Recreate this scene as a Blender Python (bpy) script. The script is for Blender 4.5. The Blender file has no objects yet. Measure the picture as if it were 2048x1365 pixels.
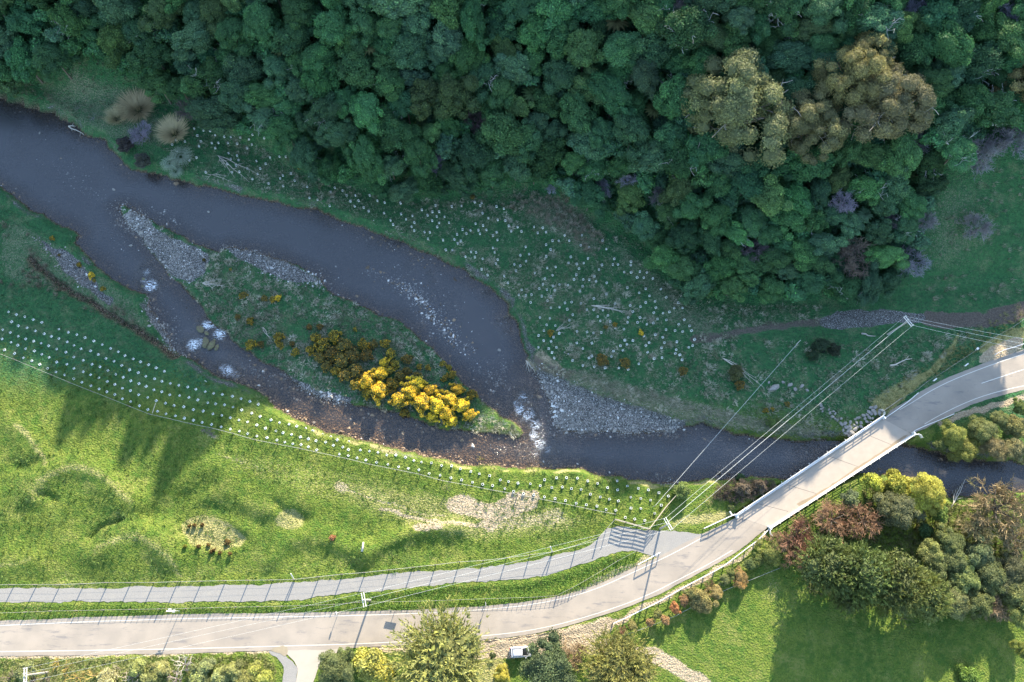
import bpy, math, random
import numpy as np
from mathutils import Vector

# ------------------------------------------------------------------ camera, sky, sun, exposure
SC = bpy.context.scene
CAM_H, TILT, FPX = 145.0, math.radians(19.05), 1500.0
cam_d = bpy.data.cameras.new("camera"); cam = bpy.data.objects.new("camera", cam_d)
SC.collection.objects.link(cam); SC.camera = cam
cam.location = (0, 0, CAM_H); cam.rotation_euler = (TILT, 0, 0)
cam_d.sensor_width = 36; cam_d.lens = FPX / 2048 * 36; cam_d.clip_start = 1; cam_d.clip_end = 3000
SUN_AZ, SUN_EL = math.radians(17), math.radians(23)
SUN_STR, SKY_STR, EXPO = 4.1, 0.15, 2.16
W = bpy.data.worlds.new("World"); SC.world = W; W.use_nodes = True
_n = W.node_tree; _bg = _n.nodes["Background"]
_s = _n.nodes.new("ShaderNodeTexSky"); _s.sky_type = 'NISHITA'; _s.sun_disc = False
_s.sun_elevation = SUN_EL; _s.sun_rotation = SUN_AZ; _s.air_density = 1.0; _s.dust_density = 0.6; _s.ozone_density = 1.0
_n.links.new(_s.outputs[0], _bg.inputs[0]); _bg.inputs[1].default_value = SKY_STR
sd = bpy.data.lights.new("sun", 'SUN'); sd.energy = SUN_STR; sd.angle = math.radians(0.55); sd.color = (1.0, 0.88, 0.70)
so = bpy.data.objects.new("sun", sd); SC.collection.objects.link(so)
SDIR = Vector((math.sin(SUN_AZ)*math.cos(SUN_EL), math.cos(SUN_AZ)*math.cos(SUN_EL), math.sin(SUN_EL)))
so.rotation_euler = SDIR.to_track_quat('Z', 'Y').to_euler(); so.location = (0, 0, 200)
vs = SC.view_settings; vs.view_transform = 'Standard'; vs.look = 'None'; vs.gamma = 1; vs.exposure = EXPO; vs.use_curve_mapping = False
SC.cycles.max_bounces = 5; SC.cycles.diffuse_bounces = 2; SC.cycles.glossy_bounces = 2
SC.cycles.transparent_max_bounces = 8; SC.cycles.transmission_bounces = 2

RNG = np.random.default_rng(7); random.seed(7)
CT, ST = math.cos(TILT), math.sin(TILT)

def ray(px, py):
    px = np.asarray(px, float); py = np.asarray(py, float)
    u = px - 1024; v = 682.5 - py
    d = np.stack([u, v*CT + FPX*ST, v*ST - FPX*CT], -1)
    return d / np.linalg.norm(d, axis=-1, keepdims=True)
def plane(px, py, z=0.0):
    d = ray(px, py); t = (z - CAM_H) / d[..., 2]
    return np.stack([d[..., 0]*t, d[..., 1]*t], -1)
def P(pts, z=0.0):
    a = np.array(pts, float); return plane(a[:, 0], a[:, 1], z)
def Z4(pts, ox=0, oy=440, s=2.923): return [(ox + x/s, oy + y/s) for x, y in pts]

# ------------------------------------------------------------------ noise and distance fields
def _lat(seed): return np.random.default_rng(seed).random((256, 256)).astype(np.float32)
_L = {}
def vn(x, y, scale, seed=0):
    if seed not in _L: _L[seed] = _lat(seed)
    L = _L[seed]; x = np.asarray(x)/scale + 1000.37*(seed % 7 + 1); y = np.asarray(y)/scale + 771.7
    xi = np.floor(x).astype(int); yi = np.floor(y).astype(int); fx = x - xi; fy = y - yi
    fx = fx*fx*(3-2*fx); fy = fy*fy*(3-2*fy); a = xi & 255; b = yi & 255; a1 = (a+1) & 255; b1 = (b+1) & 255
    return (L[a, b]*(1-fx) + L[a1, b]*fx)*(1-fy) + (L[a, b1]*(1-fx) + L[a1, b1]*fx)*fy
def fbm(x, y, scale, seed=0, oc=4):
    s = 0; a = 1; t = 0
    for i in range(oc):
        s = s + a*vn(x, y, scale/2**i, seed+i); t += a; a *= .5
    return s/t
def sstep(a, b, x):
    t = np.clip((x-a)/(b-a), 0, 1); return t*t*(3-2*t)
def pdist(X, Y, pts, closed=False):
    pts = np.asarray(pts, np.float32); n = len(pts); D = np.full(X.shape, 1e9, np.float32)
    for i in range(n if closed else n-1):
        a = pts[i]; b = pts[(i+1) % n]; e = b-a; l = float(e@e)+1e-9
        t = np.clip(((X-a[0])*e[0] + (Y-a[1])*e[1])/l, 0, 1)
        D = np.minimum(D, (X-a[0]-t*e[0])**2 + (Y-a[1]-t*e[1])**2)
    return np.sqrt(D)
def inside(X, Y, pts):
    c = np.zeros(X.shape, bool); n = len(pts)
    for i in range(n):
        a = pts[i]; b = pts[(i+1) % n]
        if a[1] == b[1]: continue
        c ^= ((a[1] > Y) != (b[1] > Y)) & (X < (b[0]-a[0])*(Y-a[1])/(b[1]-a[1]) + a[0])
    return c
def sdf(X, Y, pts):          # negative inside
    pts = np.asarray(pts, float); lo = pts.min(0)-12; hi = pts.max(0)+12
    R = np.full(X.shape, 12.0, np.float32)
    m = (X > lo[0]) & (X < hi[0]) & (Y > lo[1]) & (Y < hi[1])
    x = X[m]; y = Y[m]; d = pdist(x, y, pts, True); R[m] = np.where(inside(x, y, pts), -d, d)
    return R
def smooth_poly(pts, it=2, closed=True):
    p = np.asarray(pts, float)
    for _ in range(it):
        if closed:
            q = np.roll(p, -1, 0); p = np.stack([.75*p+.25*q, .25*p+.75*q], 1).reshape(-1, 2)
        else:
            a, b = p[:-1], p[1:]; m = np.stack([.75*a+.25*b, .25*a+.75*b], 1).reshape(-1, 2); p = np.vstack([p[:1], m, p[-1:]])
    return p

# ------------------------------------------------------------------ traced outlines (photo pixels, laid down on the ground)
WL = -1.9
BANK_N = [(-220,150),(-60,175),(0,193),(31,205),(85,219),(130,240),(171,270),(212,287),(246,322),(262,343),(318,348),(342,358),(387,369),(441,380),(479,390),(523,397),(582,412),(633,421),(674,439),(722,455),(763,472),(811,491),(862,512),(886,525),(920,541),(948,556),(972,573),(999,594),(1016,609),(1012,625),(1033,642),(1042,666),(1045,686),(1054,710),(1050,727),(1070,744),(1085,762),(1090,782),(1102,810),(1105,833),(1109,854),(1153,869),(1221,864),(1290,864),(1345,862),(1374,854),(1400,849),(1434,856),(1461,867),(1519,875),(1588,880),(1639,880),(1690,884),(1740,886),(1790,890),(1860,905),(1950,920),(2048,928),(2300,950)]
BANK_S = [(2300,1010),(2048,985),(1960,985),(1900,1000),(1860,975),(1800,955),(1724,945),(1680,955),(1620,962),(1580,956),(1540,957),(1485,954),(1416,958),(1368,963),(1303,966),(1256,953),(1187,948),(1153,936),(1085,936),(1016,933),(982,930),(913,924),(866,915),(820,906),(742,885),(700,875),(650,861),(588,835),(547,812),(534,792),(506,775),(445,755),(410,741),(390,724),(369,712),(345,690),(330,655),(308,625),(301,610),(298,594),(260,577),(219,556),(205,539),(171,508),(154,484),(157,471),(120,450),(103,440),(68,421),(44,400),(10,383),(0,373),(-80,340),(-220,300)]
ISLAND = [(235,415),(250,413),(298,440),(345,460),(393,488),(434,505),(458,495),(506,505),(564,519),(609,539),(640,558),(655,580),(700,603),(729,614),(770,635),(801,645),(831,666),(852,686),(879,714),(896,734),(913,748),(927,768),(948,785),(968,803),(1002,827),(1037,847),(1050,864),(1043,876),(982,868),(941,864),(879,857),(845,847),(804,830),(753,820),(705,808),(650,797),(599,776),(564,743),(513,714),(486,697),(458,680),(441,655),(417,638),(397,611),(369,580),(342,560),(325,532),(301,502),(280,474),(260,454),(244,438)]
CREEK = [(60,520),(116,567),(147,587),(192,614),(226,632),(260,652),(291,669),(322,690),(352,712)]
G1 = Z4([(700,0),(790,-60),(860,0),(900,50),(1000,110),(1150,160),(1210,200),(1230,270),(1200,330),(1110,380),(1010,330),(930,230),(850,130),(760,50)])
G2 = Z4([(1310,160),(1480,180),(1640,230),(1760,300),(1860,345),(1880,375),(1700,360),(1560,320),(1400,240)])
G3 = Z4([(190,275),(260,300),(400,360),(520,420),(560,480),(620,560),(700,650),(800,760),(740,770),(640,680),(520,590),(480,540),(420,450),(300,390)], 674)
G4 = Z4([(250,120),(330,180),(400,190),(520,300),(600,420),(680,470),(660,510),(540,430),(450,360),(340,250)])
G5 = Z4([(870,450),(900,520),(960,570),(1020,660),(1070,740),(1085,785),(1000,740),(930,650),(870,570)])
G6 = Z4([(1160,890),(1230,900),(1330,940),(1400,990),(1530,1030),(1700,1090),(1850,1130),(2040,1180),(2040,1215),(1950,1240),(1600,1240),(1400,1260),(1260,1215),(1255,1100),(1215,1000),(1190,940)], 674)
G7 = [(560,745),(600,762),(650,783),(705,795),(698,810),(650,799),(598,778)]
G8 = [(1298,955),(1340,952),(1372,960),(1360,968),(1305,968)]
G9 = Z4([(230,80),(340,120),(430,170),(540,230),(560,250),(480,240),(380,190),(260,120)], 674, 440)
ROAD_N = [(-260,1262),(0,1250),(240,1240),(445,1235),(700,1231),(845,1226),(1016,1216),(1119,1199),(1187,1180),(1256,1149),(1348,1106),(1420,1066),(1474,1034)]
ROAD_S = [(-260,1308),(0,1305),(342,1300),(547,1294),(700,1290),(811,1284.6),(982,1272.6),(1084,1259),(1187,1231.5),(1290,1195.6),(1374,1152),(1416,1131),(1485,1090),(1538,1054)]
ROADE_N = [(1765,838),(1817,809),(1870,775),(1938,745),(2048,706),(2260,640)]
ROADE_S = [(1824,868),(1860,842),(1921,811),(1972,791),(2048,772),(2260,735)]
BR_N = [(1474,1034),(1765,838)]; BR_S = [(1538,1054),(1824,868)]
PATH_N = [(-260,1180),(0,1178),(240,1175),(480,1172),(700,1158),(845,1141),(1016,1134),(1119,1110),(1187,1090),(1218,1047),(1300,1062),(1345,1062),(1400,1068),(1440,1064)]
PATH_S = [(-260,1208),(0,1204),(342,1204),(547,1204),(700,1189),(777,1178),(913,1165),(1050,1160),(1153,1134),(1221,1107),(1270,1101),(1290,1110),(1325,1118),(1380,1092),(1440,1064)]
TOE = [(-700,60),(-200,110),(0,150),(150,210),(330,205),(470,300),(590,345),(700,385),(850,408),(1080,392),(1200,455),(1290,490),(1350,580),(1500,615),(1640,610),(1870,590),(2048,575),(2400,500),(2900,400)]
EDGE = [(-900,640),(-300,680),(0,712),(70,735),(105,800),(215,850),(430,850),(470,820),(520,800),(600,800),(650,784),(690,764),(740,776),(790,792),(850,806),(930,820),(1010,825),(1060,845),(1120,850),(1190,865),(1260,880),(1330,880),(1500,875),(1580,862),(1640,845),(1700,812),(1740,785),(1800,770),(1860,745),(1925,700),(1980,665),(2048,625),(2300,520),(3000,420)]

# ------------------------------------------------------------------ ground height
def axis(lo, hi, st, far, g=1.35):
    a = list(np.arange(lo, hi+1e-6, st)); s = st; x = lo
    L = []
    while x > -far: s *= g; x -= s; L.append(x)
    R = []; s = st; x = a[-1]
    while x < far: s *= g; x += s; R.append(x)
    return np.array(L[::-1] + a + R)
GX = axis(-116, 116, .34, 700); GY = axis(-22, 100, .34, 700, 1.12)
X, Y = np.meshgrid(GX, GY, indexing='ij'); X = X.astype(np.float32); Y = Y.astype(np.float32)
wx = X + (fbm(X, Y, 3.0, 11, 3)-.5)*1.5; wy = Y + (fbm(X, Y, 3.0, 21, 3)-.5)*1.5
water_poly = np.vstack([P(BANK_N, WL), P(BANK_S, WL)]); isl = P(ISLAND, WL)
dW = sdf(wx, wy, water_poly)
dI = sdf(wx, wy, isl)
dW = np.maximum(dW, -dI)                                    # >0 on land
sdw_out = dW
gp = [P(g, WL) for g in (G1, G2, G3, G4, G5, G6, G7, G8, G9)]
gd = [sdf(wx, wy, g) for g in gp]
grav_land = np.minimum.reduce([gd[i] for i in (0, 1, 3, 4, 5, 6, 7)])
grav_water = np.minimum(gd[2], gd[8])
dC = pdist(wx, wy, P(CREEK, -1))
hills = P(TOE, 0)
RY = 205.0
def shadow_ridge():
    ed = np.array(EDGE, float); ez = np.where(inside(ed[:, 0], ed[:, 1], np.array(BANK_N+BANK_S, float)) & ~inside(ed[:, 0], ed[:, 1], np.array(ISLAND, float)), WL, 0.0); e = np.array([plane(q[0], q[1], z_) for q, z_ in zip(ed, ez)])
    t = (RY - e[:, 1])/math.cos(SUN_AZ); rx = e[:, 0] + t*math.sin(SUN_AZ); rh = t*math.tan(SUN_EL) + ez
    o = np.argsort(rx); return rx[o], rh[o]
rX, rH = shadow_ridge()
toe_sorted = hills[np.argsort(hills[:, 0])]
toeY = np.interp(X, toe_sorted[:, 0], toe_sorted[:, 1])
dH = np.maximum(Y - toeY, 0)
R = np.interp(X, rX, rH) - 4.5
den = RY - toeY
prof = np.where(Y < RY, dH/den, np.clip(1-(Y-RY)/420., 0, 1))
hill = R*prof*np.clip(dH/7, 0, 1)**.6
n1 = fbm(X, Y, 14, 31, 4)-.5; n2 = fbm(X, Y, 2.2, 41, 3)-.5; n3 = vn(X, Y, .7, 51)-.5
grassz = n1*.5 + n2*.16 + n3*.07
islm = sstep(.5, -2.5, dI)
land = (1-islm)*0 + islm*(WL+.75)
gm = sstep(1.2, -1.0, grav_land)
land = land*(1-gm) + gm*(WL+.32)
lowb = sstep(14, -1, sdf(wx, wy, P([(90,470),(230,560),(300,600),(370,700),(330,700),(250,650),(140,585),(40,500),(0,420)], -1)))
land = land*(1-lowb*.55) + lowb*.55*(WL+.9)
creek = sstep(1.15, .35, dC)
bw = 1.6 + 2.2*islm + 2*gm
z_land = WL + .12 + (land - WL - .12 + grassz*(1-.6*gm))*sstep(0, 1, np.clip(dW/bw, 0, 1)) + hill
z_land = z_land*(1-creek) + creek*np.maximum(WL+.05, z_land-.6)
bed = WL - (.10 + .42*sstep(0, 3.5, -dW)) + n2*.22 + n3*.1
side = sstep(-6, 2, P([(0, 0)])[0, 0]*0 + (P([(640,760)], WL)[0, 1] - Y)) * (X < P([(1060, 900)], WL)[0, 0]+2); bed = bed*(1-side) + side*np.maximum(bed, WL-.26+n2*.12+n3*.05)
bed = np.where(grav_water < 1.5, np.maximum(bed, WL - .12 + .10*sstep(0, -1.5, grav_water) + n3*.10), bed)
Z = np.where(dW > 0, z_land, bed)
# spoil mounds, banks and pits in the near paddock: (polyline px, height, width m)
for pl, h, w in [([(70,985),(105,945),(150,927),(200,945),(240,980),(272,1005)], .95, 2.6), ([(120,1010),(170,985),(220,1010)], .5, 5),
                 ([(190,1110),(235,1080),(275,1060),(310,1075),(345,1110)], .9, 2.6), ([(240,1115),(300,1110)], .5, 4.5),
                 ([(0,1130),(50,1120),(80,1125)], .5, 2.5), ([(20,850),(60,880),(100,940)], .5, 2.5),
                 ([(180,1072),(245,1040)], -.55, .7), ([(300,1030),(350,1005),(420,965)], -.6, 1.8), ([(350,1035),(400,1015),(470,1030),(520,1050)], -.6, 1.8),
                 ([(500,1035),(590,1000)], .7, 4), ([(555,1010),(610,1045)], -.4, 1.0), ([(545,1120),(580,1075),(640,1072),(690,1095),(730,1107)], .7, 1.8),
                 ([(735,1107),(790,1080),(850,1062),(920,1060)], .8, 1.6), ([(30,935),(80,930)], -.5, 1.5), ([(85,990),(110,1000)], -.5, .8),
                 ([(60,960),(20,1020),(10,1090)], .35, 3), ([(420,960),(520,980),(600,985)], .3, 4), ([(560,800),(700,850),(850,905),(1000,925),(1150,940)], .35, 1.2)]:
    d = pdist(wx, wy, smooth_poly(P(pl), 2, False)); Z += 1.2*h*np.exp(-(d/w)**2)*(dW > 0)
dPit = sdf(wx, wy, smooth_poly(P([(350,1055),(370,1030),(420,1030),(470,1050),(500,1075),(480,1100),(420,1105),(365,1085)])))
Z -= .7*sstep(.8, -1.5, dPit)
dPit2 = sdf(wx, wy, smooth_poly(P([(545,1030),(575,1010),(610,1040),(600,1055),(560,1050)])))
# level the ground under the sealed and gravel surfaces
road_poly = np.vstack([P(ROAD_N), P(ROAD_S)[::-1]]); roade_poly = np.vstack([P(ROADE_N), P(ROADE_S)[::-1]])
path_poly = np.vstack([P(PATH_N), P(PATH_S)[::-1]])
DRIVE = [(560,1288),(700,1285),(690,1300),(650,1310),(636,1335),(600,1420),(540,1420),(560,1340),(548,1315),(530,1298)]
drive_poly = P(DRIVE)
dRd = np.minimum(sdf(X, Y, road_poly), sdf(X, Y, roade_poly)); dPa = sdf(X, Y, path_poly); dDr = sdf(X, Y, drive_poly)
dFlat = np.minimum(np.minimum(dRd-.6, dPa), dDr)
k = sstep(2.2, .15, dFlat)
Z = np.where(dW > -.2, Z*(1-k) + k*(-.07), Z)
verge = np.exp(-((dFlat-.75)/.45)**2)*(.10+.3*np.maximum(fbm(X, Y, 1.1, 61, 2)-.35, 0)); Z += np.where(dW > 1, verge, 0)
dBr = sdf(X, Y, np.vstack([P(BR_N), P(BR_S)[::-1]])); Z = np.where((dBr < 1.0) & (Z > -.95), Z*sstep(.5, 1.0, dBr) + (1-sstep(.5, 1.0, dBr))*np.minimum(Z, -.8), Z)
Z = Z.astype(np.float32)

def hgt(x, y):
    x = np.asarray(x, float); y = np.asarray(y, float)
    i = np.clip(np.searchsorted(GX, x)-1, 0, len(GX)-2); j = np.clip(np.searchsorted(GY, y)-1, 0, len(GY)-2)
    fx = np.clip((x-GX[i])/(GX[i+1]-GX[i]), 0, 1); fy = np.clip((y-GY[j])/(GY[j+1]-GY[j]), 0, 1)
    return (Z[i, j]*(1-fx)+Z[i+1, j]*fx)*(1-fy) + (Z[i, j+1]*(1-fx)+Z[i+1, j+1]*fx)*fy
def samp(A, x, y):
    i = np.clip(np.searchsorted(GX, x), 0, len(GX)-1); j = np.clip(np.searchsorted(GY, y), 0, len(GY)-1)
    return A[i, j]
def at(px, py, h=0.0):
    """the ground point (x, y, ground z) over which a point h metres up shows at that pixel"""
    d = ray(px, py); h = np.asarray(h, float) + np.zeros(d.shape[:-1])
    t = np.full(d.shape[:-1], 100.0); step = 2.0
    done = np.zeros(t.shape, bool)
    for _ in range(110):
        p = d*t[..., None]; below = CAM_H + p[..., 2] <= hgt(p[..., 0], p[..., 1]) + h
        done |= below; t = np.where(done, t, t+step)
    lo = t-step; hi = t.copy()
    for _ in range(12):
        m = (lo+hi)/2; p = d*m[..., None]; b = CAM_H + p[..., 2] <= hgt(p[..., 0], p[..., 1]) + h
        hi = np.where(b, m, hi); lo = np.where(b, lo, m)
    p = d*hi[..., None]; return np.stack([p[..., 0], p[..., 1], hgt(p[..., 0], p[..., 1])], -1)

# ------------------------------------------------------------------ mesh helpers
def raw_mesh(name, V, F, tint=None, mats=(), midx=None, smooth=False, attrs=None):
    V = np.asarray(V, np.float32).reshape(-1, 3)
    if isinstance(F, np.ndarray): F = [F]
    F = [np.asarray(f, np.int32) for f in F if len(f)]
    me = bpy.data.meshes.new(name)
    me.vertices.add(len(V)); me.vertices.foreach_set('co', V.ravel())
    nl = sum(f.size for f in F); npoly = sum(len(f) for f in F)
    me.loops.add(nl); me.polygons.add(npoly)
    me.loops.foreach_set('vertex_index', np.concatenate([f.ravel() for f in F]))
    cnt = np.concatenate([np.full(len(f), f.shape[1], np.int32) for f in F])
    me.polygons.foreach_set('loop_start', np.concatenate([[0], np.cumsum(cnt)[:-1]]).astype(np.int32))
    if midx is not None: me.polygons.foreach_set('material_index', np.asarray(midx, np.int32))
    me.polygons.foreach_set('use_smooth', np.full(npoly, smooth, bool))
    for m in mats: me.materials.append(m)
    me.update(calc_edges=True)
    if tint is not None: attrs = dict(attrs or {}, tint=tint)
    for k_, a in (attrs or {}).items():
        a = np.asarray(a, np.float32); at_ = me.color_attributes.new(k_, 'FLOAT_COLOR', 'POINT')
        c = np.ones((len(V), 4), np.float32); c[:, :a.shape[1]] = a; at_.data.foreach_set('color', c.ravel())
    return me
def link(name, me, parent=None, loc=(0, 0, 0), rz=0.0, sc=None):
    o = bpy.data.objects.new(name, me); SC.collection.objects.link(o)
    o.location = loc; o.rotation_euler = (0, 0, rz)
    if sc is not None: o.scale = sc if hasattr(sc, '__len__') else (sc,)*3
    if parent is not None: o.parent = parent
    return o
def tag(o, label=None, cat=None, group=None, kind=None):
    if label: o['label'] = label
    if cat: o['category'] = cat
    if group: o['group'] = group
    if kind: o['kind'] = kind
    return o
class MB:
    """collects boxes, bars and discs into one mesh"""
    def __init__(s): s.V = []; s.Q = []; s.T = []; s.n = 0
    def add(s, V, Q=(), T=()):
        s.V.append(np.asarray(V, float))
        if len(Q): s.Q.append(np.asarray(Q)+s.n)
        if len(T): s.T.append(np.asarray(T)+s.n)
        s.n += len(V)
    def box(s, c, dx, dy, dz, rz=0.0):
        v = np.array([[x, y, z] for z in (-.5, .5) for y in (-.5, .5) for x in (-.5, .5)])*[dx, dy, dz]
        co, si = math.cos(rz), math.sin(rz); v = np.stack([v[:, 0]*co-v[:, 1]*si, v[:, 0]*si+v[:, 1]*co, v[:, 2]], -1)+np.asarray(c)
        s.add(v, [(0,2,3,1),(4,5,7,6),(0,1,5,4),(2,6,7,3),(0,4,6,2),(1,3,7,5)])
    def bar(s, a, b, w, h):
        a = np.asarray(a, float); b = np.asarray(b, float); d = b-a; d /= np.linalg.norm(d)+1e-9
        up = np.array([0, 0, 1.]) if abs(d[2]) < .95 else np.array([0, 1., 0])
        r = np.cross(d, up); r /= np.linalg.norm(r); u = np.cross(r, d)
        v = [p + r*x*w/2 + u*y*h/2 for p in (a, b) for x, y in ((-1,-1),(1,-1),(1,1),(-1,1))]
        s.add(v, [(0,3,2,1),(4,5,6,7),(0,1,5,4),(1,2,6,5),(2,3,7,6),(3,0,4,7)])
    def tube(s, pts, r, n=6, r2=None):
        pts = np.asarray(pts, float); m = len(pts); r2 = r if r2 is None else r2; V = []
        for i, p in enumerate(pts):
            d = pts[min(i+1, m-1)]-pts[max(i-1, 0)]; d /= np.linalg.norm(d)+1e-9
            up = np.array([0, 0, 1.]) if abs(d[2]) < .9 else np.array([1., 0, 0])
            a = np.cross(d, up); a /= np.linalg.norm(a); b = np.cross(a, d); rr = r+(r2-r)*i/max(m-1, 1)
            V += [p + rr*(a*math.cos(2*math.pi*j/n)+b*math.sin(2*math.pi*j/n)) for j in range(n)]
        Q = [(i*n+j, i*n+(j+1) % n, (i+1)*n+(j+1) % n, (i+1)*n+j) for i in range(m-1) for j in range(n)]
        V += [pts[0], pts[-1]]; c0 = m*n
        T = [(c0, (j+1) % n, j) for j in range(n)] + [(c0+1, (m-1)*n+j, (m-1)*n+(j+1) % n) for j in range(n)]
        s.add(V, Q, T)
    def mesh(s, name, mat, smooth=False):
        return raw_mesh(name, np.vstack(s.V), ([np.vstack(s.Q)] if s.Q else []) + ([np.vstack(s.T)] if s.T else []), mats=[mat], smooth=smooth)
    def build(s, name, mat, parent=None, **k): return link(name, s.mesh(name, mat), parent, **k)

# ------------------------------------------------------------------ materials
class NT:
    def __init__(s, name):
        s.m = bpy.data.materials.new(name); s.m.use_nodes = True; s.t = s.m.node_tree; s.N = s.t.nodes; s.b = s.N["Principled BSDF"]; s.out = s.N["Material Output"]
        s.b.inputs['Roughness'].default_value = .9; s.b.inputs['Specular IOR Level'].default_value = .2
    def n(s, ty, **k):
        x = s.N.new(ty)
        for a, v in k.items(): setattr(x, a, v)
        return x
    def l(s, a, b): s.t.links.new(a, b)
    def co(s):
        if not hasattr(s, '_c'): s._c = s.n('ShaderNodeNewGeometry').outputs['Position']
        return s._c
    def noise(s, scale, detail=3, rough=.55, vec=None, out=0):
        x = s.n('ShaderNodeTexNoise'); x.inputs['Scale'].default_value = scale; x.inputs['Detail'].default_value = detail; x.inputs['Roughness'].default_value = rough
        s.l(vec or s.co(), x.inputs['Vector']); return x.outputs[out]
    def vor(s, scale, out='Distance', feature='F1', vec=None):
        x = s.n('ShaderNodeTexVoronoi', feature=feature); x.inputs['Scale'].default_value = scale; s.l(vec or s.co(), x.inputs['Vector']); return x.outputs[out]
    def ramp(s, f, a, b):
        x = s.n('ShaderNodeMapRange'); x.interpolation_type = 'SMOOTHSTEP'; x.inputs[1].default_value = a; x.inputs[2].default_value = b; s.l(f, x.inputs[0]); return x.outputs[0]
    def cr(s, f, stops):
        x = s.n('ShaderNodeValToRGB'); e = x.color_ramp.elements
        while len(e) < len(stops): e.new(.5)
        for q, (p, c) in zip(e, stops): q.position = p; q.color = (*c, 1)
        s.l(f, x.inputs[0]); return x.outputs[0]
    def mix(s, f, a, b, bt='MIX'):
        x = s.n('ShaderNodeMix', data_type='RGBA', blend_type=bt)
        for sock, v in ((x.inputs[0], f), (x.inputs[6], a), (x.inputs[7], b)):
            if isinstance(v, (int, float)): sock.default_value = v
            elif isinstance(v, tuple): sock.default_value = (*v, 1)
            else: s.l(v, sock)
        return x.outputs[2]
    def math(s, op, a, b=0.0, clamp=False):
        x = s.n('ShaderNodeMath', operation=op, use_clamp=clamp)
        for sock, v in ((x.inputs[0], a), (x.inputs[1], b)):
            if isinstance(v, (int, float)): sock.default_value = v
            else: s.l(v, sock)
        return x.outputs[0]
    def attr(s, name):
        x = s.n('ShaderNodeVertexColor', layer_name=name); q = s.n('ShaderNodeSeparateColor'); s.l(x.outputs[0], q.inputs[0]); return q.outputs[0], q.outputs[1], q.outputs[2]
    def bump(s, h, dist, strength=1.0, nrm=None):
        x = s.n('ShaderNodeBump'); x.inputs['Distance'].default_value = dist; x.inputs['Strength'].default_value = strength; s.l(h, x.inputs['Height'])
        if nrm is not None: s.l(nrm, x.inputs['Normal'])
        return x.outputs[0]
    def fin(s, col, nrm=None, rough=None):
        if isinstance(col, tuple): s.b.inputs['Base Color'].default_value = (*col, 1)
        else: s.l(col, s.b.inputs['Base Color'])
        if nrm is not None: s.l(nrm, s.b.inputs['Normal'])
        if rough is not None: s.b.inputs['Roughness'].default_value = rough
        return s.m
def soft(nt, mask, nz, w=.35):
    """a mask with its edge broken up by noise"""
    a = nt.math('ADD', mask, nt.math('MULTIPLY', nt.math('SUBTRACT', nz, .5), w*2)); return nt.ramp(a, .35, .65)
def simple(name, col, rough=.8, var=.15, scale=6, bump=0, spec=.3, metal=0):
    t = NT(name); f = t.noise(scale, 4)
    c = t.mix(f, tuple(v*(1-var) for v in col), tuple(min(1, v*(1+var)) for v in col))
    t.b.inputs['Specular IOR Level'].default_value = spec; t.b.inputs['Metallic'].default_value = metal
    return t.fin(c, t.bump(t.noise(scale*3, 4), bump) if bump else None, rough)

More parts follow.
